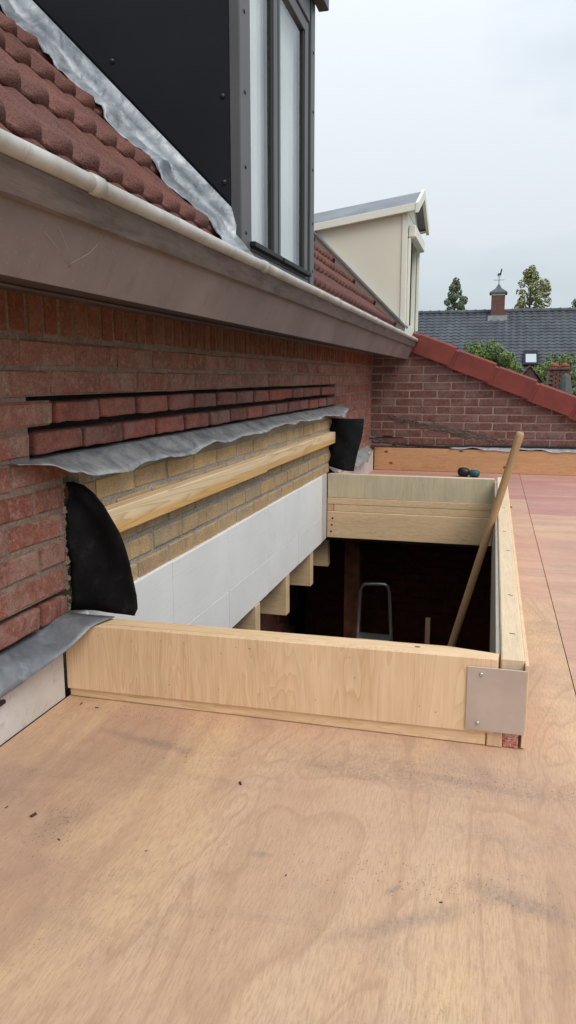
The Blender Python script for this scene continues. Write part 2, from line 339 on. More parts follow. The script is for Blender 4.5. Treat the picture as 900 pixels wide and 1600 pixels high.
plain('rust_post', (0.20, 0.075, 0.038), 0.85, 0, 0.35, 9, 0.4, 30)
plain('grit', (0.05, 0.045, 0.042), 0.9, 0, 0.3)
def leaf_mat(name, a, b):
    m = MT(name, 0.6, 0, 0.3); v = m.coord(kind='Object')
    n = m.noise(v, 2.6, 4, 0.7); n2 = m.noise(v, 17, 2)
    c = m.mix(m.ramp(n, [(0.35, 0.0), (0.65, 1.0)]), a, b); c = m.mix(m.math('MULTIPLY', n2, 0.5), c, tuple(x * 1.5 for x in b))
    m.color(c); m.b.inputs['Subsurface Weight'].default_value = 0.0
    MATS[name] = m.m
leaf_mat('ivy_leaf', (0.06, 0.105, 0.025), (0.15, 0.205, 0.06))
leaf_mat('conifer_leaf', (0.075, 0.11, 0.05), (0.13, 0.165, 0.08))  # this and the poplar green are paled, haze put into the colour
leaf_mat('poplar_leaf', (0.115, 0.14, 0.045), (0.23, 0.22, 0.075))
def glass_mat():
    m = MT('window_glass', 0.03); t = m.t
    tr = m.n('ShaderNodeBsdfTransparent'); tr.inputs[0].default_value = (0.93, 0.95, 0.95, 1); gl = m.n('ShaderNodeBsdfGlossy'); gl.inputs['Roughness'].default_value = 0.02
    lw = m.n('ShaderNodeLayerWeight'); fac = m.math('ADD', m.math('MULTIPLY', m.math('POWER', lw.outputs['Facing'], 4.0), 0.8), 0.05); ms = m.n('ShaderNodeMixShader')
    m.l(fac, ms.inputs[0]); m.l(tr.outputs[0], ms.inputs[1]); m.l(gl.outputs[0], ms.inputs[2]); m.l(ms.outputs[0], t.nodes['Material Output'].inputs[0])
    MATS['window_glass'] = m.m
    m = MT('skylight_glass', 0.08, 0, 0.8); m.color((0.42, 0.45, 0.50)); MATS['skylight_glass'] = m.m
glass_mat()
def print_mat():
    m = MT('printed_label', 0.7); v = m.coord()
    bt = m.n('ShaderNodeTexBrick'); bt.inputs['Scale'].default_value = 60; bt.inputs['Mortar Size'].default_value = 0.022; bt.inputs['Brick Width'].default_value = 0.5; bt.inputs['Row Height'].default_value = 0.32
    bt.inputs['Color1'].default_value = (0.42, 0.02, 0.015, 1); bt.inputs['Color2'].default_value = (0.36, 0.06, 0.04, 1); bt.inputs['Mortar'].default_value = (0.55, 0.34, 0.26, 1)
    m.l(m.coord((1, 1, 1), rot=(R(90), 0, 0)), bt.inputs['Vector'])
    n = m.noise(v, 240, 2)
    m.color(m.mix(m.ramp(n, [(0.5, 0.0), (0.56, 1.0)]), bt.outputs['Color'], (0.55, 0.34, 0.26))); MATS['printed_label'] = m.m
print_mat()

# ================================================================ object helpers
WORLD = {}          # object -> world location of its origin
def tag(o, label=None, cat=None, group=None, kind=None):
    for k, v in (('label', label), ('category', cat), ('group', group), ('kind', kind)):
        if v: o[k] = v
    return o
def place(o, loc, parent=None):
    WORLD[o.name] = Vector(loc)
    COL.objects.link(o)
    if parent:
        o.parent = parent; o.location = Vector(loc) - WORLD[parent.name]
    else: o.location = loc
    return o
def empty(name, loc, label=None, cat=None, group=None, kind=None):
    o = bpy.data.objects.new(name, None); o.empty_display_size = 0.1
    place(o, loc); return tag(o, label, cat, group, kind)
def obj(name, verts, faces, mat, parent=None, smooth=False, origin=None):
    if origin is None:
        xs = [v[0] for v in verts]; ys = [v[1] for v in verts]; zs = [v[2] for v in verts]
        origin = ((min(xs) + max(xs)) / 2, (min(ys) + max(ys)) / 2, min(zs))
    o0 = Vector(origin)
    me = bpy.data.meshes.new(name); me.from_pydata([tuple(Vector(v) - o0) for v in verts], [], faces); me.update()
    bm = bmesh.new(); bm.from_mesh(me); bmesh.ops.recalc_face_normals(bm, faces=bm.faces); bm.to_mesh(me); bm.free()
    if smooth: me.polygons.foreach_set('use_smooth', [True] * len(me.polygons))
    me.materials.append(MATS[mat])
    o = bpy.data.objects.new(name, me); return place(o, o0, parent)
def inst(name, me, loc, parent, rotz=0.0, scale=(1, 1, 1), rot=None):
    o = bpy.data.objects.new(name, me); place(o, loc, parent)
    o.rotation_euler = rot if rot else (0, 0, rotz); o.scale = scale; return o

def cbox_geo(sx, sy, sz, ch=0.003, jit=0.0, rnd=random):
    """chamfered box centred on the origin: 24 verts"""
    V, idx = [], {}
    hx, hy, hz = sx / 2, sy / 2, sz / 2
    for a in (-1, 1):
        for b in (-1, 1):
            for c in (-1, 1):
                for ax in range(3):
                    p = [a * (hx - ch), b * (hy - ch), c * (hz - ch)]; p[ax] += (a, b, c)[ax] * ch
                    idx[(a, b, c, ax)] = len(V); V.append(tuple(q + rnd.uniform(-jit, jit) for q in p))
    F = []
    S = ((-1, -1), (1, -1), (1, 1), (-1, 1))
    def key(ax, s, u, v):
        k = [0, 0, 0]; k[ax] = s; o = [i for i in range(3) if i != ax]; k[o[0]] = u; k[o[1]] = v; return tuple(k)
    for ax in range(3):
        for s in (-1, 1): F.append([idx[(*key(ax, s, u, v), ax)] for u, v in S])
    for a1 in range(3):
        for a2 in range(a1 + 1, 3):
            a3 = 3 - a1 - a2
            for s1 in (-1, 1):
                for s2 in (-1, 1):
                    def kk(t):
                        k = [0, 0, 0]; k[a1] = s1; k[a2] = s2; k[a3] = t; return tuple(k)
                    F.append([idx[(*kk(-1), a1)], idx[(*kk(1), a1)], idx[(*kk(1), a2)], idx[(*kk(-1), a2)]])
    for a in (-1, 1):
        for b in (-1, 1):
            for c in (-1, 1): F.append([idx[(a, b, c, i)] for i in range(3)])
    return V, F
def box(name, x0, x1, y0, y1, z0, z1, mat, parent=None, ch=0.002, jit=0.0, shear=None):
    V, F = cbox_geo(x1 - x0, y1 - y0, z1 - z0, ch, jit)
    c = ((x0 + x1) / 2, (y0 + y1) / 2, (z0 + z1) / 2)
    V = [(v[0] + c[0], v[1] + c[1], v[2] + c[2]) for v in V]
    if shear: V = [shear(v) for v in V]
    return obj(name, V, F, mat, parent)
def prism(name, prof, y0, y1, mat, parent=None, axis='y'):
    """closed profile of (x,z) extruded along y (or (y,z) along x)"""
    n = len(prof)
    if axis == 'y': V = [(p[0], y0, p[1]) for p in prof] + [(p[0], y1, p[1]) for p in prof]
    else: V = [(y0, p[0], p[1]) for p in prof] + [(y1, p[0], p[1]) for p in prof]
    F = [list(range(n)), list(range(2 * n - 1, n - 1, -1))] + [[i, (i + 1) % n, n + (i + 1) % n, n + i] for i in range(n)]
    return obj(name, V, F, mat, parent)
def tube_geo(path, rad, seg=10, cap=True):
    V, F = [], []
    n = len(path)
    for i, p in enumerate(path):
        p = Vector(p); a = Vector(path[max(0, i - 1)]); b = Vector(path[min(n - 1, i + 1)])
        t = (b - a).normalized(); up = Vector((0, 0, 1)) if abs(t.z) < 0.9 else Vector((0, 1, 0))
        u = t.cross(up).normalized(); v = u.cross(t)
        r = rad[i] if isinstance(rad, (list, tuple)) else rad
        for k in range(seg):
            an = 2 * math.pi * k / seg; V.append(tuple(p + u * math.cos(an) * r + v * math.sin(an) * r))
    for i in range(n - 1):
        for k in range(seg):
            F.append([i * seg + k, i * seg + (k + 1) % seg, (i + 1) * seg + (k + 1) % seg, (i + 1) * seg + k])
    if cap: F += [list(range(seg)), list(range((n - 1) * seg, n * seg))]
    return V, F
def tube(name, path, rad, mat, parent=None, seg=10, smooth=True):
    V, F = tube_geo(path, rad, seg); return obj(name, V, F, mat, parent, smooth)
def sheet(name, grid, mat, parent=None, thick=0.0025, smooth=True):
    """grid of points -> thin solid sheet"""
    nr, ncol = len(grid), len(grid[0])
    P = [Vector(p) for row in grid for p in row]
    nor = []
    for i in range(nr):
        for j in range(ncol):
            a = Vector(grid[min(nr - 1, i + 1)][j]) - Vector(grid[max(0, i - 1)][j]); b = Vector(grid[i][min(ncol - 1, j + 1)]) - Vector(grid[i][max(0, j - 1)])
            n = a.cross(b); nor.append(n.normalized() if n.length > 1e-9 else Vector((0, 0, 1)))
    V = [tuple(p) for p in P] + [tuple(p + n * thick) for p, n in zip(P, nor)]
    o = nr * ncol; F = []
    for i in range(nr - 1):
        for j in range(ncol - 1):
            a = i * ncol + j; q = [a, a + 1, a + ncol + 1, a + ncol]; F.append(q); F.append([o + k for k in reversed(q)])
    rim = [(0, j) for j in range(ncol)] + [(i, ncol - 1) for i in range(1, nr)] + [(nr - 1, j) for j in range(ncol - 2, -1, -1)] + [(i, 0) for i in range(nr - 2, 0, -1)]
    rim = [i * ncol + j for i, j in rim]
    for k in range(len(rim)):
        a, b = rim[k], rim[(k + 1) % len(rim)]; F.append([a, b, o + b, o + a])
    return obj(name, V, F, mat, parent, smooth)
def mesh_variant(name, V, F, mat, smooth=False):
    me = bpy.data.meshes.new(name); me.from_pydata(V, [], F); me.update()
    bm = bmesh.new(); bm.from_mesh(me); bmesh.ops.recalc_face_normals(bm, faces=bm.faces); bm.to_mesh(me); bm.free()
    if smooth: me.polygons.foreach_set('use_smooth', [True] * len(me.polygons))
    me.materials.append(MATS[mat]); return me
def round_brick(name, sx, sy, sz, mat, seed):
    """worn brick: rounded arrises, uneven faces and a knocked corner"""
    rnd = random.Random(seed)
    bm = bmesh.new(); bmesh.ops.create_cube(bm, size=1)
    for v in bm.verts: v.co = Vector((v.co.x * sx, v.co.y * sy, v.co.z * sz))
    bmesh.ops.subdivide_edges(bm, edges=[e for e in bm.edges if abs(e.verts[0].co.y - e.verts[1].co.y) > sy * 0.5], cuts=3, use_grid_fill=True)
    bmesh.ops.bevel(bm, geom=[e for e in bm.edges if len(e.link_faces) == 2 and e.calc_face_angle() > 1.0], offset=0.0085, segments=3, affect='EDGES', profile=0.6)
    off = Vector((seed * 3.1, seed * 1.7, seed))
    for v in bm.verts:
        n = noise.noise_vector(v.co * 28 + off); v.co += n * 0.0036
    me = bpy.data.meshes.new(name); bm.to_mesh(me); bm.free(); me.polygons.foreach_set('use_smooth', [True] * len(me.polygons))
    me.materials.append(MATS[mat]); return me

# ================================================================ setting: ground, deck, room
g = obj('ground', [(-150, -60, -2.9), (150, -60, -2.9), (150, 300, -2.9), (-150, 300, -2.9)], [[0, 1, 2, 3]], 'grass'); tag(g, kind='structure')

HX0, HX1, HY0, HY1 = 0.03, 0.985, 1.545, 4.31     # opening in the deck
deck = empty('roof_deck', (1.2, 2.5, -0.02), kind='structure')
def panel(pts, mat, z=0.0, t=0.018):
    n = len(pts)
    V = [(x, y, z) for x, y in pts] + [(x, y, z - t) for x, y in pts]
    F = [list(range(n)), list(range(2 * n - 1, n - 1, -1))] + [[i, (i + 1) % n, n + (i + 1) % n, n + i] for i in range(n)]
    return obj('deck_panel', V, F, mat, deck)
gp = 0.0012
panel([(0.003, -1.2), (1.16 - gp, -1.2), (1.16 - gp, 2.62 - gp), (HX1, 2.62 - gp), (HX1, HY0), (0.003, HY0)], 'deck_tan')
panel([(HX1, 2.62 + gp), (1.16 - gp, 2.62 + gp), (1.16 - gp, 4.83 - gp), (HX1, 4.83 - gp)], 'deck_pink', -0.0006)
panel([(0.003, HY1), (HX1 - 0.002, HY1), (HX1 - 0.002, 4.83 + gp), (1.16 - gp, 4.83 + gp), (1.16 - gp, 6.11), (0.003, 6.11)], 'deck_red')
panel([(1.16 + gp, -1.2), (2.38, -1.2), (2.38, 1.9 - gp), (1.16 + gp, 1.9 - gp)], 'deck_tan_side', 0.0006)
panel([(1.16 + gp, 1.9 + gp), (2.38, 1.9 + gp), (2.38, 4.3 - gp), (1.16 + gp, 4.3 - gp)], 'deck_pink', 0.0004)
panel([(1.16 + gp, 4.3 + gp), (2.38, 4.3 + gp), (2.38, 6.11), (1.16 + gp, 6.11)], 'deck_red', 0.0005)
# joists / dark soffit under the deck, edge of the extension
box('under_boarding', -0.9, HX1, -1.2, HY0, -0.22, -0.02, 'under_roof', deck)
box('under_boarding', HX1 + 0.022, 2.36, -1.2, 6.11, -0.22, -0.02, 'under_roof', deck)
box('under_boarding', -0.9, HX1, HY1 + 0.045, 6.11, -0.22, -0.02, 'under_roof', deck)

room = empty('room_below', (0.9, 3.5, -2.45), kind='structure')
box('room_floor', -0.9, 2.36, -1.2, 6.11, -2.5, -2.45, 'room_floor', room)
box('room_wall', 2.30, 2.36, -1.2, 6.11, -2.45, -0.22, 'room_brick', room)
box('room_wall', -0.9, 2.30, -1.2, -1.12, -2.45, -0.22, 'room_brick', room)
box('room_wall', -0.98, -0.9, -1.2, 6.11, -2.45, 0.3, 'room_brick', room)
box('room_wall', -0.9, 2.30, 6.02, 6.11, -2.45, -0.22, 'room_brick', room)
# courses of the room's far wall, seen through the opening
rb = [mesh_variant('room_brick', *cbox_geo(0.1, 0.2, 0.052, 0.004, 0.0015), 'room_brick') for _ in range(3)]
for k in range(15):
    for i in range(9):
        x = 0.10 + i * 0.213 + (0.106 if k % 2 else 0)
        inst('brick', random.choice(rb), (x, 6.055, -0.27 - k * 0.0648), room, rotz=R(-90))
# rough dark stonework of the room's left side
rr = random.Random(5)
stone = [round_brick('rubble_stone', 0.12, 0.2, 0.13, 'room_brick', 40 + i) for i in range(4)]
for k in range(8):
    for i in range(9):
        inst('stone', rr.choice(stone), (-0.47 + rr.uniform(-.03, .02), 3.2 + i * 0.225 + (0.1 if k % 2 else 0), -0.5 - k * 0.125), room, rot=(rr.uniform(-.2, .2), rr.uniform(-.1, .1), rr.uniform(-.2, .2)))
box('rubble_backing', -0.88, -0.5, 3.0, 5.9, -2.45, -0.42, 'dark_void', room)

# ================================================================ the house: brick wall
C0, CP = 0.819, 0.0646          # top of the first course under the soldiers, course pitch
BH, BP, BL = 0.0535, 0.2125, 0.2015
WX = -0.015                      # face of the red wall
wall = empty('house_wall', (0, 3.2, -0.2), 'weathered red brick house wall with a soldier course under the eaves', 'brick wall')
wv = [mesh_variant('brick', *cbox_geo(0.1, BL, BH, 0.0045, 0.0026), 'red_brick') for _ in range(8)]
dv = [round_brick('worn_brick', 0.1, BL - 0.010, BH - 0.0065, 'dark_brick', i) for i in range(7)]
uv = [mesh_variant('brick', *cbox_geo(0.1, BL + 0.002, BH + 0.001, 0.0045, 0.003), 'dusty_brick') for _ in range(6)]
plug = [mesh_variant('joint_dirt', *cbox_geo(0.05, 0.024, BH - 0.012, 0.004, 0.003), 'raked_mortar') for _ in range(3)]  # dark residue, also added to hide the lit brick ends in the gaps
rvn = [round_brick('worn_red_brick', 0.1, BL - 0.002, BH - 0.004, 'red_brick', 20 + i) for i in range(4)]
sv = [mesh_variant('soldier_brick', *cbox_geo(0.1, 0.0505, 0.083, 0.003, 0.0018), 'soldier_brick') for _ in range(5)]
OY0, OY1 = 1.535, 4.44           # stretch where the wall is opened (yellow masonry behind the flap)
y = 0.45; i = 0
while y < 6.14:
    inst('soldier_brick', random.choice(sv), (WX - 0.05 + random.uniform(-.002, .002), y, 0.875 + random.uniform(-.002, .002)), wall, scale=(1, random.uniform(.92, 1.04), 1)); y += 0.0635
def brick_run(k, y0, y1, variants, name, phase, dx=0.0, jitter=0.0015):
    zc = C0 - k * CP - BH / 2
    j = math.floor((y0 - phase) / BP)
    while True:
        a = phase + j * BP; b = a + BL; j += 1
        if a > y1: break
        if name == 'worn_brick' and y0 < b < y1 - 0.03: inst('joint_dirt', random.choice(plug), (WX - 0.036 + random.uniform(-.006, .003), b + 0.0055, zc - 0.002), wall)
        a2, b2 = max(a, y0), min(b, y1)
        if b2 - a2 < 0.025: continue
        inst(name, random.choice(variants), (WX - 0.05 + dx + random.uniform(-jitter, jitter), (a2 + b2) / 2, zc + random.uniform(-.001, .001)), wall, scale=(1, (b2 - a2) / BL, 1), rot=(random.uniform(-.006, .006), 0, random.uniform(-.008, .008)))
PH = (1.41, 1.518)
for k in range(10):
    ph = PH[k % 2]
    if k in (2, 3):
        d0 = 1.518 if k == 2 else 1.425
        ph = 1.518 if k == 2 else 1.43
        brick_run(k, 0.5, d0 - 0.011, uv, 'brick', ph)
        brick_run(k, d0, 4.685, dv, 'worn_brick', ph, 0.003, 0.005)
        brick_run(k, 4.70, 6.14, wv, 'brick', ph)
    elif k < 2: brick_run(k, 0.5, 6.14, uv, 'brick', ph)
    elif k == 4:
        brick_run(k, 0.5, OY0 + 0.05, wv, 'brick', 1.355); brick_run(k, OY1, 6.14, wv, 'brick', ph)
    else:
        brick_run(k, 0.8, OY0, rvn if k == 9 else wv, 'brick', 1.325 if k % 2 == 0 else 1.22); brick_run(k, OY1, 6.14, wv, 'brick', ph)
MX = WX - 0.004
def mort(y0, y1, z0, z1, x=MX, mat='red_mortar', x0=-0.24): return box('mortar', x0, x, y0, y1, z0, z1, mat, wall, ch=0.0008)
ZD1 = C0 - 2 * CP + 0.010; ZD0 = C0 - 4 * CP + 0.003
mort(0.4, 6.15, ZD1, 0.93)
mort(0.4, 1.42, ZD0, ZD1 - 0.0004); mort(4.692, 6.15, ZD0, ZD1 - 0.0004)
mort(1.4204, 4.6916, ZD0 + 0.0004, ZD1 - 0.0004, WX - 0.055, 'raked_mortar')
ZK = C0 - 9 * CP + 0.009
mort(0.4, OY0 + 0.012, ZK, ZD0 - 0.0004); mort(0.4, OY0 + 0.004, 0.0, ZK - 0.0004, WX - 0.03); mort(OY1 - 0.004, 6.15, 0.0, ZD0 - 0.0004)
box('wall_core', -0.24, -0.112, OY0 + 0.0124, OY1 - 0.0044, -0.185, ZD0 - 0.0004, 'raked_mortar', wall)
mort(0.4, OY0 - 0.01, -0.4, -0.0004, -0.02, 'raked_mortar')
# mortar lips and crumbs on the broken reveal
cr_ = random.Random(9)
V, F = [], []
for q in range(46):
    z = cr_.uniform(0.19, 0.50); s = cr_.uniform(.004, .013)
    v, f = cbox_geo(s, s * cr_.uniform(.7, 1.6), s, s * .25, s * .18, cr_); o_ = len(V)
    V += [(a + MX - 0.002, b + OY0 + 0.010, c + z) for a, b, c in v]; F += [[o_ + t for t in ff] for ff in f]
tag(obj('broken_mortar', V, F, 'red_mortar', wall), kind='stuff')

# ---- yellow brick masonry under the lead flap
ywall = empty('yellow_masonry', (-0.03, 3.0, 0.19), 'strip of yellow brick masonry exposed below the lead flap', 'brick masonry')
yv = [mesh_variant('yellow_brick', *cbox_geo(0.1, BL - 0.004, BH - 0.002, 0.003, 0.0016), 'yellow_brick') for _ in range(8)]
for k in range(6):
    zc = 0.526 if k == 0 else 0.5590 - k * 0.0646 - 0.0258; ph = 1.545 if k % 2 == 0 else 1.652
    j = -1
    while True:
        a = ph + j * BP; b = a + BL; j += 1
        if a > OY1 - 0.03: break
        a2, b2 = max(a, 1.578), min(b, OY1 - 0.03)
        if b2 - a2 < 0.03: continue
        inst('brick', random.choice(yv), (-0.043 + random.uniform(-.0015, .0015), (a2 + b2) / 2, zc + random.uniform(-.0015, .0015)), ywall, scale=(1, (b2 - a2) / BL, 0.75 if k == 0 else 1))
box('mortar_bed', -0.11, 0.0028, 1.582, OY1 - 0.030, 0.192, ZD0 - 0.022, 'grey_mortar', ywall, ch=0.001)

# ---- white insulation blocks lining the opening
eps = empty('insulation_lining', (0.0, 3.0, -0.2), 'white foam insulation blocks lining the roof opening below yellow bricks', 'insulation')
ys = [1.56, 2.07, 2.578, 3.104, 3.636, 4.17]
for a, b in zip(ys[:-1], ys[1:]):
    box('foam_block', -0.09, 0.018 + random.uniform(-.001, .001), a + 0.003, b - 0.003, -0.0445, 0.189 + random.uniform(-.002, .001), 'eps', eps, ch=0.002)
    box('foam_block', -0.09, 0.0175 + random.uniform(-.001, .001), a + 0.003, b - 0.003, -0.2, -0.0455, 'eps', eps, ch=0.001)
for a in ys[1:-1]: box('seam_strip', -0.09, 0.0145, a - 0.0028, a + 0.0028, -0.199, 0.185, 'raked_mortar', eps, ch=0.0005)  # dark strips added so the bright foam seams read as dark lines
e_ = box('end_strip', -0.09, 0.017, 4.1715, 4.305, -0.2, 0.188, 'plinth_board', eps)
# ---- joists that run into the house under the insulation
for q, (yy, lab) in enumerate(((2.90, 'short timber joist end nearest the front curb, under the white foam'), (3.40, 'second timber joist end from the front curb, under the white foam'),
                               (3.925, 'third timber joist end from the front curb, under the white foam'), (4.40, 'farthest timber joist end, under the corner of the far curb'))):
    tag(box('joist', -0.86, 0.019 - 0.004 * q, yy, yy + 0.062, -0.395 - 0.004 * (q % 2), -0.203, 'pine_x'), lab, 'joist', 'joists under the insulation')

# ---- near plinth and its lead
p = box('plinth_board', -0.014, 0.0, -0.6, 1.478, 0.0, 0.150, 'plinth_board', None, 0.001)
tag(p, 'pale dirty plinth board along the foot of the near red wall', 'plinth board')
grid = []
le = [(0.2, .020, .108), (1.0, .020, .108), (1.15, .022, .112), (1.27, .030, .120), (1.36, .046, .137), (1.43, .064, .158), (1.476, .082, .1865), (1.53, .104, .1895), (1.56, .108, .1895)]
def lerp_le(y):
    for a, b in zip(le[:-1], le[1:]):
        if y <= b[0]:
            t = (y - a[0]) / (b[0] - a[0]); return a[1] + (b[1] - a[1]) * t, a[2] + (b[2] - a[2]) * t
    return le[-1][1:]
for i in range(60):
    yy = 0.25 + i / 59 * 1.285
    ex, low = lerp_le(yy); wb = 0.004 * noise.noise(Vector((yy * 11, 0, 0))) + 0.002 * noise.noise(Vector((yy * 37, 4, 0)))
    root = 0.1735 if yy < 1.43 else 0.1735 + min(1, (yy - 1.43) / 0.04) * 0.017
    shoulder = (0.006, max(low, 0.1585) if yy < 1.43 else 0.1585 + min(1, (yy - 1.43) / 0.046) * 0.030)
    row = []
    for j in range(9):
        s = j / 8
        if s < 0.5: t = s / 0.5; x = -0.04 + (shoulder[0] + 0.04) * t; z = root + (shoulder[1] - root) * t
        else: t = (s - 0.5) / 0.5; x = shoulder[0] + (ex + wb - shoulder[0]) * t; z = shoulder[1] + (low + wb * (yy < 1.45) - shoulder[1]) * t ** 1.15
        row.append((x, yy, z + 0.0012 * noise.noise(Vector((yy * 25, s * 4, 2)))))
    grid.append(row)
tag(sheet('lead_flashing', grid, 'lead_dark', thick=0.002), 'dark grey lead flashing strip over the near plinth, ending on the front curb', 'lead flashing')
# small dark clip on the near plinth
cl = box('fixing_clip', 0.003, 0.012, 1.19, 1.245, 0.088, 0.097, 'black_plastic', None, 0.002)
tag(cl, 'small black clip poking out below the near lead flashing', 'clip')

# ---- far plinth and its lead
p = box('plinth_board', -0.014, 0.02, 4.47, 6.06, 0.0, 0.165, 'plinth_board', None, 0.001)
tag(p, 'pale plinth block beyond the far curb under crumpled lead', 'plinth board')
grid = []
for i in range(40):
    yy = 4.46 + i / 39 * 1.56
    row = []
    for j in range(7):
        s = j / 6; wob = 0.010 * math.sin(yy * 17) * s + 0.007 * math.sin(yy * 41 + 2) * s
        row.append((-0.022 + (0.075 + 0.03 * math.sin(yy * 5.0)) * s, yy, 0.212 - 0.062 * s ** 1.3 + wob))
    grid.append(row)
tag(sheet('lead_flashing', grid, 'lead', thick=0.002), 'crumpled light grey lead over the plinth beyond the far curb', 'lead flashing')

# ---- lead flap above the yellow bricks
edge = [(1.345, .006, .563), (1.40, .045, .560), (1.476, .06, .534), (1.559, .066, .519), (1.718, .064, .507), (1.81, .06, .516), (1.953, .06, .520), (2.05, .066, .512), (2.141, .064, .510), (2.26, .058, .523), (2.366, .058, .531), (2.46, .064, .521), (2.562, .06, .519), (2.66, .055, .528), (2.791, .06, .526), (2.92, .064, .522), (3.059, .06, .534), (3.25, .055, .538), (3.38, .064, .528), (3.499, .06, .536), (3.70, .066, .526), (3.914, .06, .524), (4.08, .055, .534), (4.245, .062, .525), (4.40, .075, .516), (4.532, .075, .500), (4.62, .065, .523), (4.74, .06, .543), (4.86, .03, .550)]
grid = []
for a, b in zip(edge[:-1], edge[1:]):
    for q in range(4):
        t = q / 4; t2 = t * t * (3 - 2 * t)
        yy = a[0] + (b[0] - a[0]) * t; ex = a[1] + (b[1] - a[1]) * t2; ez = a[2] + (b[2] - a[2]) * t2
        row = []
        for j in range(8):
            s = j / 7
            x = -0.06 + (ex + 0.06) * s; z = 0.567 + (ez - 0.567) * s ** 1.5 + (0.005 * noise.noise(Vector((yy * 8, s * 3, 1))) + 0.005 * abs(noise.noise(Vector((yy * 23 + s * 3, s * 4, 6)))) + 0.003 * noise.noise(Vector((yy * 50, s * 2, 9)))) * max(0, s - 0.25) * 1.3
            if x < -0.006: z = max(z, 0.5640)
            row.append((x, yy + 0.006 * noise.noise(Vector((yy * 14, s * 2, 5))) * s, z))
        grid.append(row)
tag(sheet('lead_flap', grid, 'lead_flap', thick=0.002), 'long wavy grey lead flap hanging from the wall above the yellow bricks', 'lead flashing')

# ---- timber batten in two lengths
bt = empty('wall_batten', (0.02, 3.0, 0.345), 'pale pine batten fixed along the yellow bricks in two lengths', 'batten')
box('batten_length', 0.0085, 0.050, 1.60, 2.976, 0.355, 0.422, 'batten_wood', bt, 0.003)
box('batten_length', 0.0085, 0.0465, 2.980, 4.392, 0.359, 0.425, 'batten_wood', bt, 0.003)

# ---- black damp-proof membranes standing at the two ends
def dpc(pts, label, bulge, curl=0.0):
    # pts: pairs (left, right) from top to bottom, in (x, z); y bends with x
    grid = []
    for (xl, zl), (xr, zr), y0 in pts:
        row = []
        for j in range(15):
            t = j / 14; x = xl + (xr - xl) * t
            row.append((x + 0.002 * noise.noise(Vector((zl * 60, 3, t * 2))), y0 + bulge * math.sin(t * math.pi * 0.9) + 0.004 * math.sin(t * 7 + zl * 30) + 0.008 * noise.noise(Vector((t * 3, zl * 14, bulge * 90))) + curl * max(0, t - 0.55) ** 2, zl + (zr - zl) * t))
        grid.append(row)
    tag(sheet('damp_membrane', grid, 'membrane', thick=0.0025), label, 'membrane')
L_ = []
curve = [(0.002, .499), (0.026, .494), (.050, .476), (.078, .449), (.098, .420), (.116, .390), (.129, .353), (.138, .316), (.146, .275), (.152, .235), (.154, .205), (.147, .188)]
for q, (xr, zr) in enumerate(curve):
    t = q / (len(curve) - 1); zl = 0.500 - t * 0.310 if q < 99 else zr
    L_.append(((-0.016 + 0.004 * math.sin(q * 2.1), zl), (xr, zr), 1.553))
dpc(L_, 'black rubber membrane standing on the front curb at the near brick jamb', 0.014)
L_ = []
for q in range(15):
    t = q / 14; L_.append(((0.012 + 0.006 * math.sin(q * 1.3), 0.505 - t * 0.285), (0.200 - 0.046 * t + 0.006 * math.sin(t * 5), 0.500 - t * 0.312 + 0.0), 4.425 - 0.03 * t))
dpc(L_, 'black rubber membrane standing on the far curb at the far brick jamb', -0.02, 0.28)

# ================================================================ the timber curb round the opening
curb = empty('opening_curb', (0.5, 2.9, 0.0), 'raised timber and plywood curb framing the opening in the flat roof', 'roof curb')
FY = 1.484
def tilt(v): return (v[0], v[1], v[2] + 0.010 * (v[0] - 0.5))
box('front_plywood', 0.003, 0.972, FY, FY + 0.018, 0.026, 0.184, 'ply_face', curb, 0.0012, 0, tilt)
# inner timber of the front, with a chamfer cut near its right end
prof = [(0.02, 0.0), (0.974, 0.0), (0.974, 0.187), (0.895, 0.187), (0.87, 0.1866), (0.02, 0.1805)]
n = len(prof)
V = [(x, FY + 0.0185, z) for x, z in prof]; wd = [0.0, 0.0, 0.020, 0.022, 0.040, 0.040]
V += [(x, FY + 0.0185 + (0.042 if i < 2 else wd[i]), z) for i, (x, z) in enumerate(prof)]
obj('front_timber', V, [list(range(n)), list(range(2 * n - 1, n - 1, -1))] + [[i, (i + 1) % n, n + (i + 1) % n, n + i] for i in range(n)], 'pine_x', curb)
box('bottom_batten', 0.006, 0.955, FY + 0.006, FY + 0.018, 0.001, 0.046, 'pine_x', curb, 0.0015)
box('batten_end', 0.957, 0.988, FY + 0.004, FY + 0.022, 0.001, 0.046, 'pine_z', curb, 0.0015)
b = box('label_block', 0.989, 1.019, FY + 0.008, FY + 0.06, 0.001, 0.055, 'printed_label', curb, 0.0015); b['label'] = 'timber end printed in red'
# right side
box('side_timber', 0.978, 1.024, FY + 0.020, 4.40, 0.045, 0.186, 'pine_y_pale', curb, 0.003)
box('side_plywood', 1.0245, 1.032, FY + 0.006, 4.40, 0.004, 0.180, 'ply_face', curb, 0.001)
box('side_foot', 0.99, 1.022, FY + 0.07, 4.38, 0.001, 0.0445, 'pine_y', curb, 0.001)
box('inner_board', 0.968, 0.9775, 1.545, 4.296, -0.25, 0.178, 'inner_board', curb, 0.001)
# cover plate on the near right corner
cp = box('corner_plate', 0.914, 1.0285, FY - 0.004, FY - 0.0015, 0.036, 0.171, 'plate_steel', curb, 0.0006)
for sx, sz in ((0.941, 0.156), (0.938, 0.052)):
    V, F = tube_geo([(sx, FY - 0.0042, sz), (sx, FY - 0.0058, sz), (sx, FY - 0.0066, sz)], [0.0042, 0.004, 0.002], 12)
    obj('screw', V, F, 'steel_screw', cp, True)
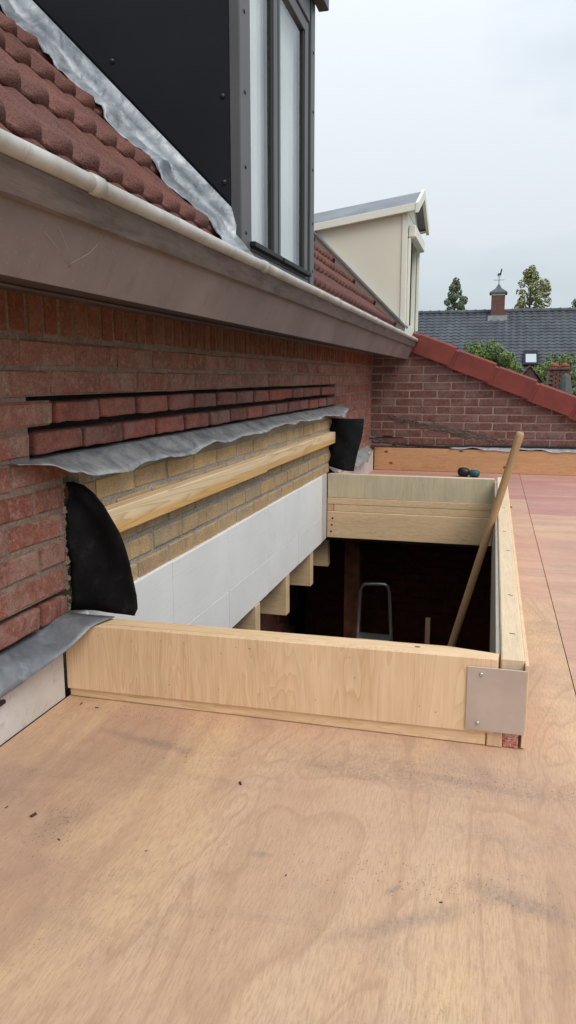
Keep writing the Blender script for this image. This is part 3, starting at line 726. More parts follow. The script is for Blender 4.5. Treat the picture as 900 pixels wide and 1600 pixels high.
# far side, layer on layer
box('far_plywood', 0.022, 0.966, 4.302, 4.322, 0.047, 0.186, 'ply_green', curb, 0.0015, 0.0012)
box('far_batten', 0.022, 0.966, 4.298, 4.345, 0.0085, 0.0455, 'pine_x', curb, 0.0015)
box('far_batten', 0.062, 0.966, 4.299, 4.345, -0.0335, 0.0070, 'pine_x', curb, 0.0015)
box('far_packer', 0.021, 0.058, 4.300, 4.345, -0.0335, 0.0070, 'pine_z', curb, 0.0015)
box('far_beam', 0.021, 0.966, 4.296, 4.350, -0.193, -0.0350, 'pine_x', curb, 0.003)
box('far_back_timber', 0.022, 0.966, 4.324, 4.366, 0.047, 0.183, 'pine_x', curb, 0.002)
for z in (-0.075, -0.115, -0.155):
    V, F = tube_geo([(0.052 + (z + .1) * .1, 4.2965, z), (0.052 + (z + .1) * .1, 4.2945, z)], 0.0055, 10); obj('screw', V, F, 'screw', curb, True)
# worn knots and pencil-dark nicks on the timber tops
for kx, ky, kz in ((0.81, 1.522, 0.1868), (1.003, 1.66, 0.1864), (1.005, 1.97, 0.1864), (1.008, 2.5, 0.1864), (1.0, 2.82, 0.1864), (1.004, 3.35, 0.1864)):
    V, F = tube_geo([(kx, ky, kz - 0.001), (kx, ky, kz + 0.0004)], [0.004, 0.0038], 8)
    V = [((v[0] - kx) * (1.5 if kx < .9 else 1.7) + kx, (v[1] - ky) * (0.8 if kx < .9 else 0.55) + ky + (v[0] - kx) * (-0.5 if kx > .9 else 0), v[2]) for v in V]
    obj('knot', V, F, 'rust_post', curb)
# staples / nail heads in the front sheet
sr = random.Random(3)
for q in range(16):
    x = sr.uniform(0.03, 0.93); z = sr.choice((sr.uniform(0.06, 0.16), 0.162, 0.06)); z += 0.010 * (x - .5)
    V, F = tube_geo([(x, FY + 0.0004, z), (x, FY - 0.0006, z)], 0.0010, 6); obj('nail_head', V, F, 'rust_post', curb)

# ---- long wooden pole leaning on the right curb
pa, pb = Vector((1.047, 3.05, 0.534)), Vector((0.815, 3.05, -0.36))
dirn = (pb - pa).normalized(); end = pa + dirn * ((pa.z + 2.45) / -dirn.z)
path = [pa - dirn * 0.000, pa + dirn * 0.006, pa + dirn * 0.02, pa + dirn * 0.05, pa + dirn * 0.6, pa + dirn * 1.6, end]
V, F = tube_geo([tuple(v) for v in path], [0.010, 0.0145, 0.0165, 0.0155, 0.0150, 0.0155, 0.0150], 16)
pole = obj('wooden_pole', V, F, 'handle_wood', None, True); tag(pole, 'long wooden handle leaning out of the opening against the right curb', 'wooden pole')

# ---- things down in the room
lad = empty('step_ladder', (0.27, 4.62, -2.45), 'aluminium step ladder standing in the dark room below the opening', 'ladder')
hoop = [(0.145, 4.60, -1.6), (0.158, 4.60, -1.0), (0.178, 4.60, -0.60), (0.186, 4.60, -0.563), (0.207, 4.60, -0.546), (0.27, 4.60, -0.541), (0.332, 4.60, -0.540), (0.352, 4.60, -0.555), (0.360, 4.60, -0.59), (0.386, 4.60, -1.0), (0.402, 4.60, -1.6)]
tube('hoop_rail', hoop, 0.011, 'alu', lad, 10)
pl_ = box('platform', 0.168, 0.378, 4.50, 4.62, -0.905, -0.875, 'alu', lad, 0.004)
for q in range(4): box('tread_rib', 0.172, 0.374, 4.497, 4.4995, -0.9 + q * 0.0062, -0.8975 + q * 0.0062, 'black_plastic', pl_, 0.0004)
for sx in (0.15, 0.40):
    tube('leg', [(sx, 4.60, -1.6), (sx + (sx - .275) * .35, 4.66, -2.45)], 0.014, 'alu', lad, 8)
    tube('leg', [(sx, 4.52, -0.95), (sx + (sx - .275) * .3, 4.1, -2.45)], 0.014, 'alu', lad, 8)
for z in (-1.25, -1.6, -1.95): box('tread', 0.15, 0.40, 4.5 - (-0.95 - z) * -0.0 - ( -z - 0.95) * 0.27, 4.58 - (-z - 0.95) * 0.27, z - .02, z, 'alu', lad, 0.003)
tag(box('timber_stake', 0.592, 0.622, 4.58, 4.60, -2.45, -0.735, 'pine_z'), 'thin pale timber stake standing in the dark room below', 'stake')
tag(box('brick_pier', 0.055, 0.155, 4.68, 4.80, -2.45, -0.205, 'rust_post', None, 0.004), 'rust brown pier in the dark room under the far curb', 'pier')

# ---- tool on the deck beyond the far curb
tl = empty('hand_tool', (0.785, 5.82, 0.0), 'small black and teal tool lying on the deck beyond the far curb', 'tool')
V, F = tube_geo([(0.70, 5.84, 0.035), (0.712, 5.84, 0.036), (0.74, 5.835, 0.037), (0.775, 5.83, 0.035), (0.788, 5.83, 0.034)], [0.012, 0.03, 0.035, 0.031, 0.018], 14); obj('motor_housing', V, F, 'black_plastic', tl, True)
V, F = tube_geo([(0.787, 5.83, 0.032), (0.80, 5.83, 0.030), (0.835, 5.82, 0.029), (0.858, 5.815, 0.026), (0.863, 5.814, 0.025)], [0.015, 0.027, 0.028, 0.022, 0.010], 14); obj('grip', V, F, 'teal_plastic', tl, True)

# ================================================================ far gable wall with plinth board and coping
GY = 6.13
gw = empty('gable_wall', (1.0, GY + 0.1, -0.5), 'red brick gable wall at the end of the flat roof under a sloping coping', 'brick wall')
def cop_z(x): return 0.948 - 0.418 * (x - 0.31)
gv = [mesh_variant('brick', *cbox_geo(0.1, BL + 0.004, 0.0515, 0.003, 0.0013), 'gable_brick') for _ in range(6)]
def clipped_brick(x0, x1, z0, z1):
    """brick cut on the rake of the coping"""
    a = lambda x: min(z1, cop_z(x) - 0.004)
    xs = [x0, x1]
    xc = 0.31 + (0.948 - 0.004 - z1) / 0.418
    xe = 0.31 + (0.948 - 0.004 - z0) / 0.418
    x1 = min(x1, xe)
    pts = [(x0, z0), (x1, z0), (x1, max(z0, a(x1)))]
    if x0 < xc < x1: pts.append((xc, z1))
    pts.append((x0, a(x0)))
    if x1 - x0 < 0.02: return
    n = len(pts); V = [(x, GY, z) for x, z in pts] + [(x, GY + 0.05, z) for x, z in pts]
    obj('cut_brick', V, [list(range(n)), list(range(2 * n - 1, n - 1, -1))] + [[i, (i + 1) % n, n + (i + 1) % n, n + i] for i in range(n)], 'gable_brick', gw)
for k in range(14):
    z1 = 0.953 - k * 0.0622 - 0.005; z0 = z1 - 0.0515
    x = -0.03 - (0.107 if k % 2 else 0)
    while x < 2.5:
        a, b = max(x, -0.01), x + 0.2055
        if b - a > 0.03:
            if cop_z(b) - 0.006 > z1:
                inst('brick', random.choice(gv), ((a + b) / 2, GY + 0.05 + random.uniform(-.0012, .0012), (z0 + z1) / 2), gw, rotz=R(-90), scale=(1, (b - a) / 0.2055, 1))
            elif cop_z(a) - 0.01 > z0: clipped_brick(a, b, z0, z1)
        x += 0.2165
pts = [(-0.2, -2.9), (2.7, -2.9), (2.7, cop_z(2.7)), (0.31, cop_z(0.31) - 0.002), (-0.2, 0.97)]
n = len(pts); V = [(x, GY + 0.004, z) for x, z in pts] + [(x, GY + 0.20, z) for x, z in pts]
obj('mortar', V, [list(range(n)), list(range(2 * n - 1, n - 1, -1))] + [[i, (i + 1) % n, n + (i + 1) % n, n + i] for i in range(n)], 'gable_mortar', gw)
# dark strips on the face, painted shade of a slot near the corner, and the old roof scar: torn mortar and bitumen left in a sloping line
for a, b, z in ((0.03, 0.25, 0.262), (0.09, 0.16, 0.272)):
    box('slot_shade', a, b, GY - 0.001, GY + 0.002, z - 0.006, z + 0.004, 'dark_void', gw, 0.0005, 0.001)
sc = random.Random(21); V, F = [], []
for q in range(230):
    t = sc.random(); x = 0.12 + t * 0.95; z = 0.425 - t * 0.185 + sc.gauss(0, 0.011); s = sc.uniform(.003, .017) * (0.5 + 1.2 * math.sin(math.pi * min(1, t * 1.05)))
    v, f = cbox_geo(s * sc.uniform(1.2, 3.4), 0.005, s * 0.55, s * .1, s * .12, sc); o_ = len(V)
    an = -0.19 + sc.uniform(-.2, .2); ca, sa = math.cos(an), math.sin(an)
    V += [(a * ca - c * sa + x, b + GY - 0.0005, a * sa + c * ca + z) for a, b, c in v]; F += [[o_ + t_ for t_ in ff] for ff in f]
tag(obj('roof_scar', V, F, 'old_scar', gw), kind='stuff')
# coping: one terracotta verge tile after another
cop = empty('verge_coping', (1.2, GY, 0.6), 'sloping row of glossy red terracotta verge tiles on the gable wall', 'coping')
sl_, cl_ = math.sin(math.atan(0.418)), math.cos(math.atan(0.418))
def cp_pt(s, y, n): # s along the slope from the upper end, n outward normal
    return (0.27 + s * cl_ + n * sl_, y, cop_z(0.27) - s * sl_ + n * cl_)
ln = 0.327
for i in range(8):
    s0 = i * ln - 0.01; s1 = s0 + ln + 0.030; sm = s0 + 0.062
    V, F = [], []
    up0, up1 = 0.000, 0.014       # lower end rides over the next tile
    for (a, b, ex) in ((s0, sm, 0.000), (sm + 0.0005, s1, 0.007)):
        pr = [(GY - 0.030 - ex, -0.015), (GY - 0.030 - ex, 0.122 + ex), (GY - 0.020 - ex, 0.135 + ex), (GY + 0.20, 0.135 + ex), (GY + 0.20, 0.112), (GY - 0.012, 0.112), (GY - 0.012, -0.015)]
        o_ = len(V); m_ = len(pr)
        for s in (a, b):
            lift = (s - s0) / (s1 - s0) * up1
            V += [cp_pt(s, y_ - lift * 0.5, n_ + lift) for y_, n_ in pr]
        F += [[o_ + t for t in range(m_)], [o_ + m_ + t for t in range(m_ - 1, -1, -1)]] + [[o_ + t, o_ + (t + 1) % m_, o_ + m_ + (t + 1) % m_, o_ + m_ + t] for t in range(m_)]
    obj('verge_tile', V, F, 'coping', cop)
# plinth board at the foot of the gable, its lead and a black sealing edge built as a cable
b = box('upstand_board', 0.022, 2.38, 6.10, 6.122, 0.0015, 0.182, 'ply_orange', None, 0.002)
tag(b, 'orange plywood upstand board along the foot of the gable wall', 'board')
kb = b
for kx, kz in ((0.12, 0.15), (0.16, 0.06), (1.05, 0.05), (0.71, 0.168)):
    V, F = tube_geo([(kx, 6.101, kz), (kx, 6.0992, kz)], [0.013, 0.012], 12); V = [((v[0] - kx) * 1.3 + kx, v[1], (v[2] - kz) * .75 + kz) for v in V]; obj('knot', V, F, 'rust_post', kb)
grid = []
for i in range(60):
    x = 0.62 + i / 59 * 1.75; row = []
    for j in range(4):
        s = j / 3; row.append((x, GY - 0.001 - 0.036 * s, 0.205 - 0.020 * s * (1 + 0.5 * math.sin(x * 14)) - 0.006 * s * math.sin(x * 37)))
    grid.append(row)
tag(sheet('lead_flashing', grid, 'lead', thick=0.002), 'thin grey lead strip between upstand board and gable wall', 'lead flashing')
pth = [(0.02, 6.02, 0.235), (0.05, 6.06, 0.225), (0.10, 6.095, 0.232), (0.16, 6.105, 0.218), (0.25, 6.112, 0.207), (0.4, 6.118, 0.203), (0.55, 6.118, 0.198), (0.75, 6.12, 0.205), (1.0, 6.122, 0.214), (1.4, 6.122, 0.216), (1.9, 6.122, 0.217), (2.37, 6.122, 0.217)]
tag(tube('black_strand', pth, 0.0065, 'black_plastic', None, 8), 'black sealing edge lying along the top of the orange upstand board', 'cable')
tag(tube('black_strand', [(-0.006, 6.02, 0.262), (0.03, 6.06, 0.258), (0.09, 6.09, 0.236), (0.14, 6.10, 0.225), (0.2, 6.108, 0.192)], 0.005, 'black_plastic', None, 8), 'short loop of black cable in the corner of the two walls', 'cable')

# ================================================================ eaves: box gutter
ev = empty('box_gutter', (0.3, 3.2, 0.88), 'long brown painted eaves box with a pale zinc gutter edge', 'gutter')
Y0, Y1 = 0.25, 6.115
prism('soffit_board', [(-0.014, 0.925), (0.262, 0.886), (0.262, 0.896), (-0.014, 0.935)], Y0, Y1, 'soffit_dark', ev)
prism('fascia_board', [(0.263, 0.884), (0.268, 0.882), (0.312, 0.976), (0.300, 0.980)], Y0, Y1, 'fascia_paint', ev)
prism('drip_strip', [(0.303, 0.9775), (0.318, 0.9715), (0.323, 0.975), (0.337, 1.012), (0.336, 1.020), (0.322, 1.020)], Y0, Y1, 'strip_paint', ev)
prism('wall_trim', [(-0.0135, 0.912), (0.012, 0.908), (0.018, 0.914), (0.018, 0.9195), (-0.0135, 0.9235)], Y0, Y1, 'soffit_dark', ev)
prism('wall_trim', [(0.019, 0.913), (0.030, 0.9115), (0.034, 0.915), (0.034, 0.9165), (0.019, 0.9185)], Y0, Y1, 'strip_paint', ev)
prism('gutter_tray', [(0.332, 1.022), (0.325, 1.022), (0.300, 0.985), (0.16, 0.985), (0.10, 1.06), (0.095, 1.055), (0.155, 0.978), (0.302, 0.978)], Y0, Y1, 'zinc', ev)
path = [(0.338 + 0.0015 * noise.noise(Vector((q, 3, 0))), Y0 + (Y1 + 0.02 - Y0) * q / 40, 1.028 + 0.002 * noise.noise(Vector((q * .7, 0, 2)))) for q in range(41)]
bd = tube('gutter_bead', path, 0.0135, 'zinc', ev, 14)
for yy in (1.10, 1.985, 2.95, 3.95, 4.95):
    tube('joint_sleeve', [(0.338, yy - 0.016, 1.028), (0.338, yy + 0.016, 1.028)], 0.0158, 'zinc', bd, 14)
# cobweb threads on the fascia
for a, b in (((0.3, 0.98, 0.966), (0.284, 1.11, 0.915)), ((0.306, 1.04, 0.968), (0.283, 1.115, 0.912)), ((0.309, 1.18, 0.968), (0.282, 1.10, 0.912))):
    tube('cobweb_thread', [a, tuple((Vector(a) + Vector(b)) / 2 + Vector((0.006, 0, -0.004))), b], 0.0003, 'zinc', ev, 4)

# ================================================================ roof tiles (45 degree slope)
RX, RZ = 0.28, 1.05; C45 = math.sqrt(0.5)
def roof_pt(s, y, n): return (RX - s * C45 + n * C45, y, RZ + s * C45 + n * C45)
EXP, TW, TL = 0.245, 0.21, 0.30
def tile_mesh(seed):
    rnd = random.Random(seed); nu, ns = 33, 11
    svals = [0.0, 0.003, 0.009, 0.018, 0.034, 0.06, 0.10, 0.15, 0.2, 0.25, TL]
    V, F = [], []
    def h(u, s):
        r = 0.0
        for c in (0.0525, 0.1575):
            d = abs(u - c)
            if d < 0.040: r = max(r, math.cos(math.pi * d / (2 * 0.040)) ** 1.1)
        cap = math.sqrt(max(0.0, 1 - (1 - min(s, 0.026) / 0.026) ** 2))
        return (0.019 + 0.015 * math.exp(-(s / 0.055) ** 2)) * r * cap - 0.07 * s + 0.0012 * noise.noise(Vector((u * 30, s * 30, seed)))
    for layer in (0, 1):
        for sv_ in svals:
            for q in range(nu):
                u = TW * q / (nu - 1)
                n = h(u, sv_) - (0.016 if layer else 0)
                s_ = sv_ + 0.026 * (1 - min(1, sum(max(0, 1 - (abs(u - c) / 0.05) ** 2) for c in (0.0525, 0.1575)))) * max(0, 1 - sv_ / 0.06)
                V.append((-s_ * C45 + n * C45, u - TW / 2, s_ * C45 + n * C45))
    o_ = nu * ns
    for i in range(ns - 1):
        for j in range(nu - 1):
            a = i * nu + j; F.append([a, a + 1, a + nu + 1, a + nu]); F.append([o_ + a, o_ + a + nu, o_ + a + nu + 1, o_ + a + 1])
    for j in range(nu - 1): F.append([j, o_ + j, o_ + j + 1, j + 1])
    for i in range(ns - 1):
        F.append([i * nu, (i + 1) * nu, o_ + (i + 1) * nu, o_ + i * nu]); F.append([i * nu + nu - 1, o_ + i * nu + nu - 1, o_ + (i + 1) * nu + nu - 1, (i + 1) * nu + nu - 1])
    return mesh_variant('roof_tile', V, F, 'roof_tile', True)
tms = [tile_mesh(i) for i in range(5)]
DY0, DY1 = 2.28, 3.24            # the black dormer stands between these
roof = empty('main_roof', (0, 3.0, 1.0), 'brown red ribbed tile roof of the house above the box gutter', 'roof')
nroof = empty('neighbour_roof', (0, 8.0, 1.0), 'red tile roof of the adjoining house around the cream dormer', 'roof')
def tiles(par, ya, yb, rows, skip=None):
    ncol = int(round((yb - ya) / TW))
    for r in range(rows):
        for cidx in range(ncol):
            yc = ya + TW * (cidx + 0.5)
            s = -0.06 + r * EXP
            if skip and skip(yc, s): continue
            x, y_, z = roof_pt(s, yc, -0.034)
            o = inst('tile', random.choice(tms), (x, y_ + random.uniform(-.002, .002), z), par, rot=(random.uniform(-.006, .006), random.uniform(-.006, .006), 0))
YA = 2.2775 - 9 * TW
tiles(roof, YA, YA + TW * 28, 9, lambda y, s: DY0 - 0.05 < y < DY1 + 0.05)
NYA = YA + TW * 28
tiles(nroof, NYA, NYA + TW * 13, 9, lambda y, s: 6.5 < y < 7.35 and s < 1.2 and s > 0.1)
for par, a, b in ((roof, YA, 6.26), (nroof, 6.262, 9.0)):
    prism('leak_backing', [roof_pt(-0.05, 0, -0.075)[::2], roof_pt(2.1, 0, -0.075)[::2], roof_pt(2.1, 0, -0.13)[::2], roof_pt(-0.05, 0, -0.13)[::2]], a, b, 'under_roof', par)  # hidden black backing added to stop light leaking between the tiles
# neighbour's own gutter line and wall beyond the gable
nh = empty('neighbour_house', (-0.5, 8, -2.9), 'red brick house wall continuing beyond the gable', 'house')
box('wall', -1.9, -0.05, 6.34, 9.0, -2.9, 0.92, 'far_brick', nh); box('eaves', -0.05, 0.26, 6.34, 9.0, 0.9, 1.02, 'fascia_paint', nh)

# ================================================================ black dormer
dm = empty('black_dormer', (0.0, 2.76, 1.05), 'black clad dormer with two tall grey framed windows', 'dormer')
DX = 0.18
TOPZ = 2.32
# near cheek: panel cut on the slope of the roof
def cheek(name, ya, yb, mat, off=0.0, xmax=DX - 0.035, z1=TOPZ):
    pr = [(xmax, RZ + (RX - xmax) + 0.03 + off), (xmax, z1), (RX - (z1 - RZ) + 0.03 + off, z1)]
    return prism(name, pr, ya, yb, mat, dm)
ck = cheek('cheek_panel', DY0 + 0.002, DY0 + 0.016, 'black_panel', 0.045)
cheek('cheek_core', DY0 + 0.0165, DY0 + 0.09, 'black_panel', -0.05, DX - 0.05)
cheek('cheek_panel', DY1 - 0.02, DY1, 'black_panel', -0.02)
box('roof_slab', -1.4, DX + 0.05, DY0 - 0.05, DY1 + 0.05, TOPZ + 0.002, TOPZ + 0.12, 'black_panel', dm, 0.004)
for x, z in ((-0.23, 1.69), (0.125, 1.56), (0.127, 1.32), (-0.02, 2.05), (-0.55, 2.10), (0.12, 1.9)):
    V, F = tube_geo([(x, DY0 + 0.003, z), (x, DY0 - 0.001, z), (x, DY0 - 0.004, z)], [0.008, 0.0075, 0.004], 12); obj('screw', V, F, 'screw', ck, True)
# front: posts, head, bottom rail
ZB = 1.00
box('corner_post', DX - 0.034, DX, DY0, DY0 + 0.085, ZB, TOPZ, 'frame_grey', dm, 0.003)
box('corner_post', DX - 0.034, DX, DY1 - 0.065, DY1 + 0.001, ZB, TOPZ, 'frame_grey', dm, 0.003)
box('gap_strip', DX - 0.035, DX - 0.006, DY1 - 0.098, DY1 - 0.066, ZB, TOPZ, 'rubber', dm, 0.001)  # near-black strip filling the dark gap beside the far post
box('head_board', DX - 0.034, DX + 0.002, DY0 + 0.086, DY1 - 0.099, 2.10, TOPZ, 'frame_grey', dm, 0.003)
box('bottom_rail', DX - 0.034, DX - 0.001, DY0 + 0.086, DY1 - 0.099, ZB, 1.135, 'frame_grey', dm, 0.003)
box('edge_trim', DX + 0.002, DX + 0.045, DY0 - 0.05, DY1 + 0.052, 2.20, 2.319, 'frame_grey', dm, 0.003)
for zz in (1.18, 1.37, 1.58, 1.80, 2.02): 
    for yy in (DY0 + 0.045, DY1 - 0.028):
        V, F = tube_geo([(DX - 0.001, yy, zz), (DX + 0.002, yy, zz), (DX + 0.0035, yy, zz)], [0.006, 0.006, 0.003], 10); obj('screw', V, F, 'screw', dm, True)
def window(ya, yb, za, zb):
    w_ = empty_part('window', (DX, (ya + yb) / 2, za))
    f = 0.046
    fr = [box('frame', DX - 0.028, DX - 0.004, ya, ya + f * .55, za, zb, 'frame_grey', w_, 0.002), box('frame', DX - 0.028, DX - 0.004, yb - f, yb, za, zb, 'frame_grey', w_, 0.002),
          box('frame', DX - 0.0278, DX - 0.0042, ya + f * .55 + .0005, yb - f - .0005, za, za + f * .7, 'frame_grey', w_, 0.002), box('frame', DX - 0.0278, DX - 0.0042, ya + f * .55 + .0005, yb - f - .0005, zb - f, zb, 'frame_grey', w_, 0.002)]
    box('sill', DX - 0.003, DX + 0.016, ya + 0.004, yb - 0.006, za + f * .2, za + f * .55, 'rubber', w_, 0.002)
    box('seal', DX - 0.027, DX - 0.009, yb - f - 0.020, yb - f - 0.001, za + f * .7 + .001, zb - f - 0.001, 'rubber', w_, 0.001)
    box('pane', DX - 0.022, DX - 0.016, ya + f * .55 + .001, yb - f - .021, za + f * .7 + .001, zb - f - .001, 'window_glass', w_, 0.0005)
    # pleated white sheet close behind the glass, whitening the panes
    V, F = [], []
    n_ = 41
    for q in range(n_):
        yy = ya + (yb - ya) * q / (n_ - 1); x = DX - 0.055 + 0.008 * math.sin(q * 1.15)
        V += [(x, yy, za), (x, yy, zb)]
    for q in range(n_ - 1): F.append([2 * q, 2 * q + 2, 2 * q + 3, 2 * q + 1])
    obj('pale_backing', V, F, 'pale_backing', w_, True)
def empty_part(name, loc):
    o = bpy.data.objects.new(name, None); o.empty_display_size = 0.1; return place(o, loc, dm)
window(DY0 + 0.088, 2.700, 1.137, 2.098)
window(2.712, DY1 - 0.101, 1.137, 2.098)
box('mullion', DX - 0.030, DX - 0.0035, 2.7005, 2.7115, 1.136, 2.099, 'rubber', dm, 0.001)
box('inner_lining', DX - 0.40, DX - 0.13, DY0 + 0.10, DY1 - 0.03, 1.02, 1.09, 'pale_backing', dm)
# lead soaker between cheek and tiles, dressed down over them
def tile_top(y, s):
    u = (y - YA) % TW; q = (s + 0.06) % EXP; r = 0.0
    for c in (0.0525, 0.1575):
        d = abs(u - c)
        if d < 0.045: r = max(r, math.cos(math.pi * d / 0.09))
    return -0.034 + (0.019 + 0.015 * math.exp(-(q / 0.055) ** 2)) * r - 0.07 * q
grid = []
for i in range(110):
    s = -0.01 + i / 109 * 1.75; row = []
    wdt = 0.092 + 0.022 * noise.noise(Vector((s * 9, 0, 3))) + 0.012 * noise.noise(Vector((s * 25, 0, 7)))
    for j in range(13):
        t = (j - 1) / 11
        if j < 2: yy, nn_ = DY0 - 0.001 - j * 0.003, 0.012 + (0.034 * min(1, max(0, (s - 0.17) / 0.06)) if j == 0 else 0)
        else:
            yy = DY0 - 0.004 - wdt * t
            nn_ = 0.0125 + sum(tile_top(yy + a, s + b_) for a in (-.012, 0, .012) for b_ in (-.02, 0, .02)) / 9 + 0.012 * (1 - t) ** 2
            nn_ += 0.008 * abs(noise.noise(Vector((s * 24 + t * 5, t * 3, 8)))) + 0.005 * abs(noise.noise(Vector((s * 55 - t * 8, t * 8, 1)))) - 0.003
        if s < 0.17: yy -= (0.17 - s) * 0.62 * (1 - max(0, t)); nn_ -= 0.012 * (j < 2)
        row.append(roof_pt(s, yy, nn_))
    grid.append(row)
tag(sheet('lead_soaker', grid, 'lead_bright', thick=0.002), 'bright crinkled lead strip between the brown tiles and the black dormer cheek', 'lead flashing')

# ================================================================ cream dormer on the adjoining roof
cd = empty('cream_dormer', (0.0, 7.0, 1.1), 'cream panelled dormer with low pitched gable roof on the adjoining house', 'dormer')
CX, CY0, CY1, CZ = 0.195, 6.42, 7.32, 2.06
CDROP = 0.145
prism('cheek_panel', [(CX - 0.001, 1.10), (CX - 0.001, CZ), (-0.72, CZ - CDROP * 0.92), (-0.76, CZ - CDROP * 0.92 - 0.05)], CY0, CY0 + 0.03, 'cream_panel', cd)
prism('cheek_panel', [(CX - 0.001, 1.10), (CX - 0.001, CZ), (-0.72, CZ - CDROP * 0.92), (-0.76, CZ - CDROP * 0.92 - 0.05)], CY1 - 0.03, CY1, 'cream_panel', cd)
box('corner_trim', CX - 0.03, CX + 0.012, CY0 - 0.012, CY0 + 0.045, 1.10, CZ, 'cream_trim', cd, 0.003)
box('corner_trim', CX - 0.03, CX + 0.012, CY1 - 0.045, CY1 + 0.012, 1.10, CZ, 'cream_trim', cd, 0.003)
wd_ = bpy.data.objects.new('window', None); place(wd_, (CX, 6.92, 1.2), cd)
box('frame', CX - 0.03, CX + 0.004, CY0 + 0.046, CY0 + 0.12, 1.10, CZ, 'cream_trim', wd_); box('frame', CX - 0.03, CX + 0.004, CY1 - 0.12, CY1 - 0.046, 1.10, CZ, 'cream_trim', wd_)
box('frame', CX - 0.03, CX + 0.004, CY0 + 0.121, CY1 - 0.121, 1.10, 1.19, 'cream_trim', wd_); box('frame', CX - 0.03, CX + 0.004, CY0 + 0.121, CY1 - 0.121, 1.94, CZ, 'cream_trim', wd_)
box('pane', CX - 0.05, CX - 0.042, CY0 + 0.115, CY1 - 0.115, 1.18, 1.95, 'skylight_glass', wd_)
box('shutter_box', CX + 0.013, CX + 0.075, CY0 + 0.05, CY1 - 0.05, 1.86, 1.96, 'cream_trim', cd, 0.01)
box('guide_rail', CX + 0.013, CX + 0.035, CY0 + 0.05, CY0 + 0.09, 1.16, 1.858, 'cream_trim', cd, 0.003)
box('guide_rail', CX + 0.013, CX + 0.035, CY1 - 0.09, CY1 - 0.05, 1.16, 1.858, 'cream_trim', cd, 0.003)
ym = (CY0 + CY1) / 2
DROP = 0.145
# gable roof: two slopes, fascia and barge boards
RZ2 = CZ + 0.21
for sgn in (-1, 1):
    ye = ym + sgn * (ym - CY0 + 0.04)
    V = [(CX + 0.075, ye, CZ + 0.005), (CX + 0.075, ym, RZ2), (-1.25, ym, RZ2 - DROP * 1.45), (-1.25, ye, CZ + 0.005 - DROP * 1.45)]; V += [(a, b_, c + 0.03) for a, b_, c in V]
    obj('roof_slope', V, [[0, 1, 2, 3], [7, 6, 5, 4]] + [[i, (i + 1) % 4, 4 + (i + 1) % 4, 4 + i] for i in range(4)], 'grey_sheet', cd)
    box('fascia', -1.25, CX + 0.073, min(ye, ye + sgn * 0.018), max(ye, ye + sgn * 0.018), CZ - 0.022, CZ + 0.034, 'cream_trim', cd, 0.002, 0, lambda v: (v[0], v[1], v[2] - DROP * (CX - v[0])))
    box('soffit', -1.25, CX + 0.073, min(ye - sgn * 0.0005, ym + sgn * (ym - CY0 + 0.001)), max(ye - sgn * 0.0005, ym + sgn * (ym - CY0 + 0.001)), CZ - 0.020, CZ - 0.010, 'cream_trim', cd, 0.001, 0, lambda v: (v[0], v[1], v[2] - DROP * (CX - v[0])))
    ye2 = ye + sgn * 0.02
    V = [(CX + 0.0765, ye2, CZ - 0.03), (CX + 0.0765, ym, RZ2 - 0.035), (CX + 0.0765, ym, RZ2 + 0.045), (CX + 0.0765, ye2, CZ + 0.045)]; V += [(a + 0.025, b_, c) for a, b_, c in V]
    obj('barge_board', V, [[0, 1, 2, 3], [7, 6, 5, 4]] + [[i, (i + 1) % 4, 4 + (i + 1) % 4, 4 + i] for i in range(4)], 'cream_trim', cd)
V = [(CX - 0.01, CY0, CZ + 0.0005), (CX - 0.01, CY1, CZ + 0.0005), (CX - 0.01, ym, RZ2 - 0.005)]; V += [(a + 0.02, b_, c) for a, b_, c in V]
obj('gable_panel', V, [[0, 1, 2], [5, 4, 3], [0, 1, 4, 3], [1, 2, 5, 4], [2, 0, 3, 5]], 'cream_panel', cd)
prism('foot_flashing', [roof_pt(0.10, 0, 0.035)[::2], roof_pt(1.3, 0, 0.035)[::2], roof_pt(1.3, 0, 0.02)[::2], roof_pt(0.10, 0, 0.02)[::2]], CY0 - 0.06, CY0 - 0.001, 'lead_dark', cd)

# ================================================================ distant place
# dark tiled house
fh = empty('dark_roofed_house', (1, 38, -2.9), 'distant house with a long dark tiled roof', 'house')
HRZ, HRY, HEY, HEZ = 3.64, 36.0, 30.6, -0.15
box('wall', -16, 18, HEY + 0.5, 41.5, -2.9, HEZ + 0.3, 'far_brick', fh)
def roof_field(y0, z0, y1, z1, x0, x1):
    V, F = [], []
    rows = 27; cols = int((x1 - x0) / 0.075)
    d = Vector((0, y1 - y0, z1 - z0)); nrm = Vector((0, -(z1 - z0), (y1 - y0))).normalized()
    for r in range(rows):
        for e, lift in ((0, 0.022), (1, 0.0)):
            base = Vector((0, y0, z0)) + d * ((r + e) / rows)
            for q in range(cols + 1):
                x = x0 + q * 0.075; hgt = 0.022 * math.sin(q * math.pi / 2) + lift
                V.append((x, base.y + nrm.y * hgt, base.z + nrm.z * hgt))
    w_ = cols + 1
    for r in range(rows * 2 - 1):
        for q in range(cols): a = r * w_ + q; F.append([a, a + 1, a + w_ + 1, a + w_])
    return obj('roof_tiles', V, F, 'dark_slate', fh)
tag(roof_field(HEY, HEZ, HRY, HRZ, -12, 15), kind='stuff')
obj('roof_back', [(-12, HRY, HRZ), (15, HRY, HRZ), (15, 41.4, HEZ), (-12, 41.4, HEZ)], [[0, 1, 2, 3]], 'dark_slate', fh)
for q in range(68):
    x = -12 + q * 0.4
    V, F = tube_geo([(x, HRY, HRZ - 0.01), (x + 0.30, HRY, HRZ - 0.01), (x + 0.41, HRY, HRZ - 0.005)], [0.11, 0.115, 0.135], 8); obj('ridge_tile', V, F, 'dark_slate', fh)
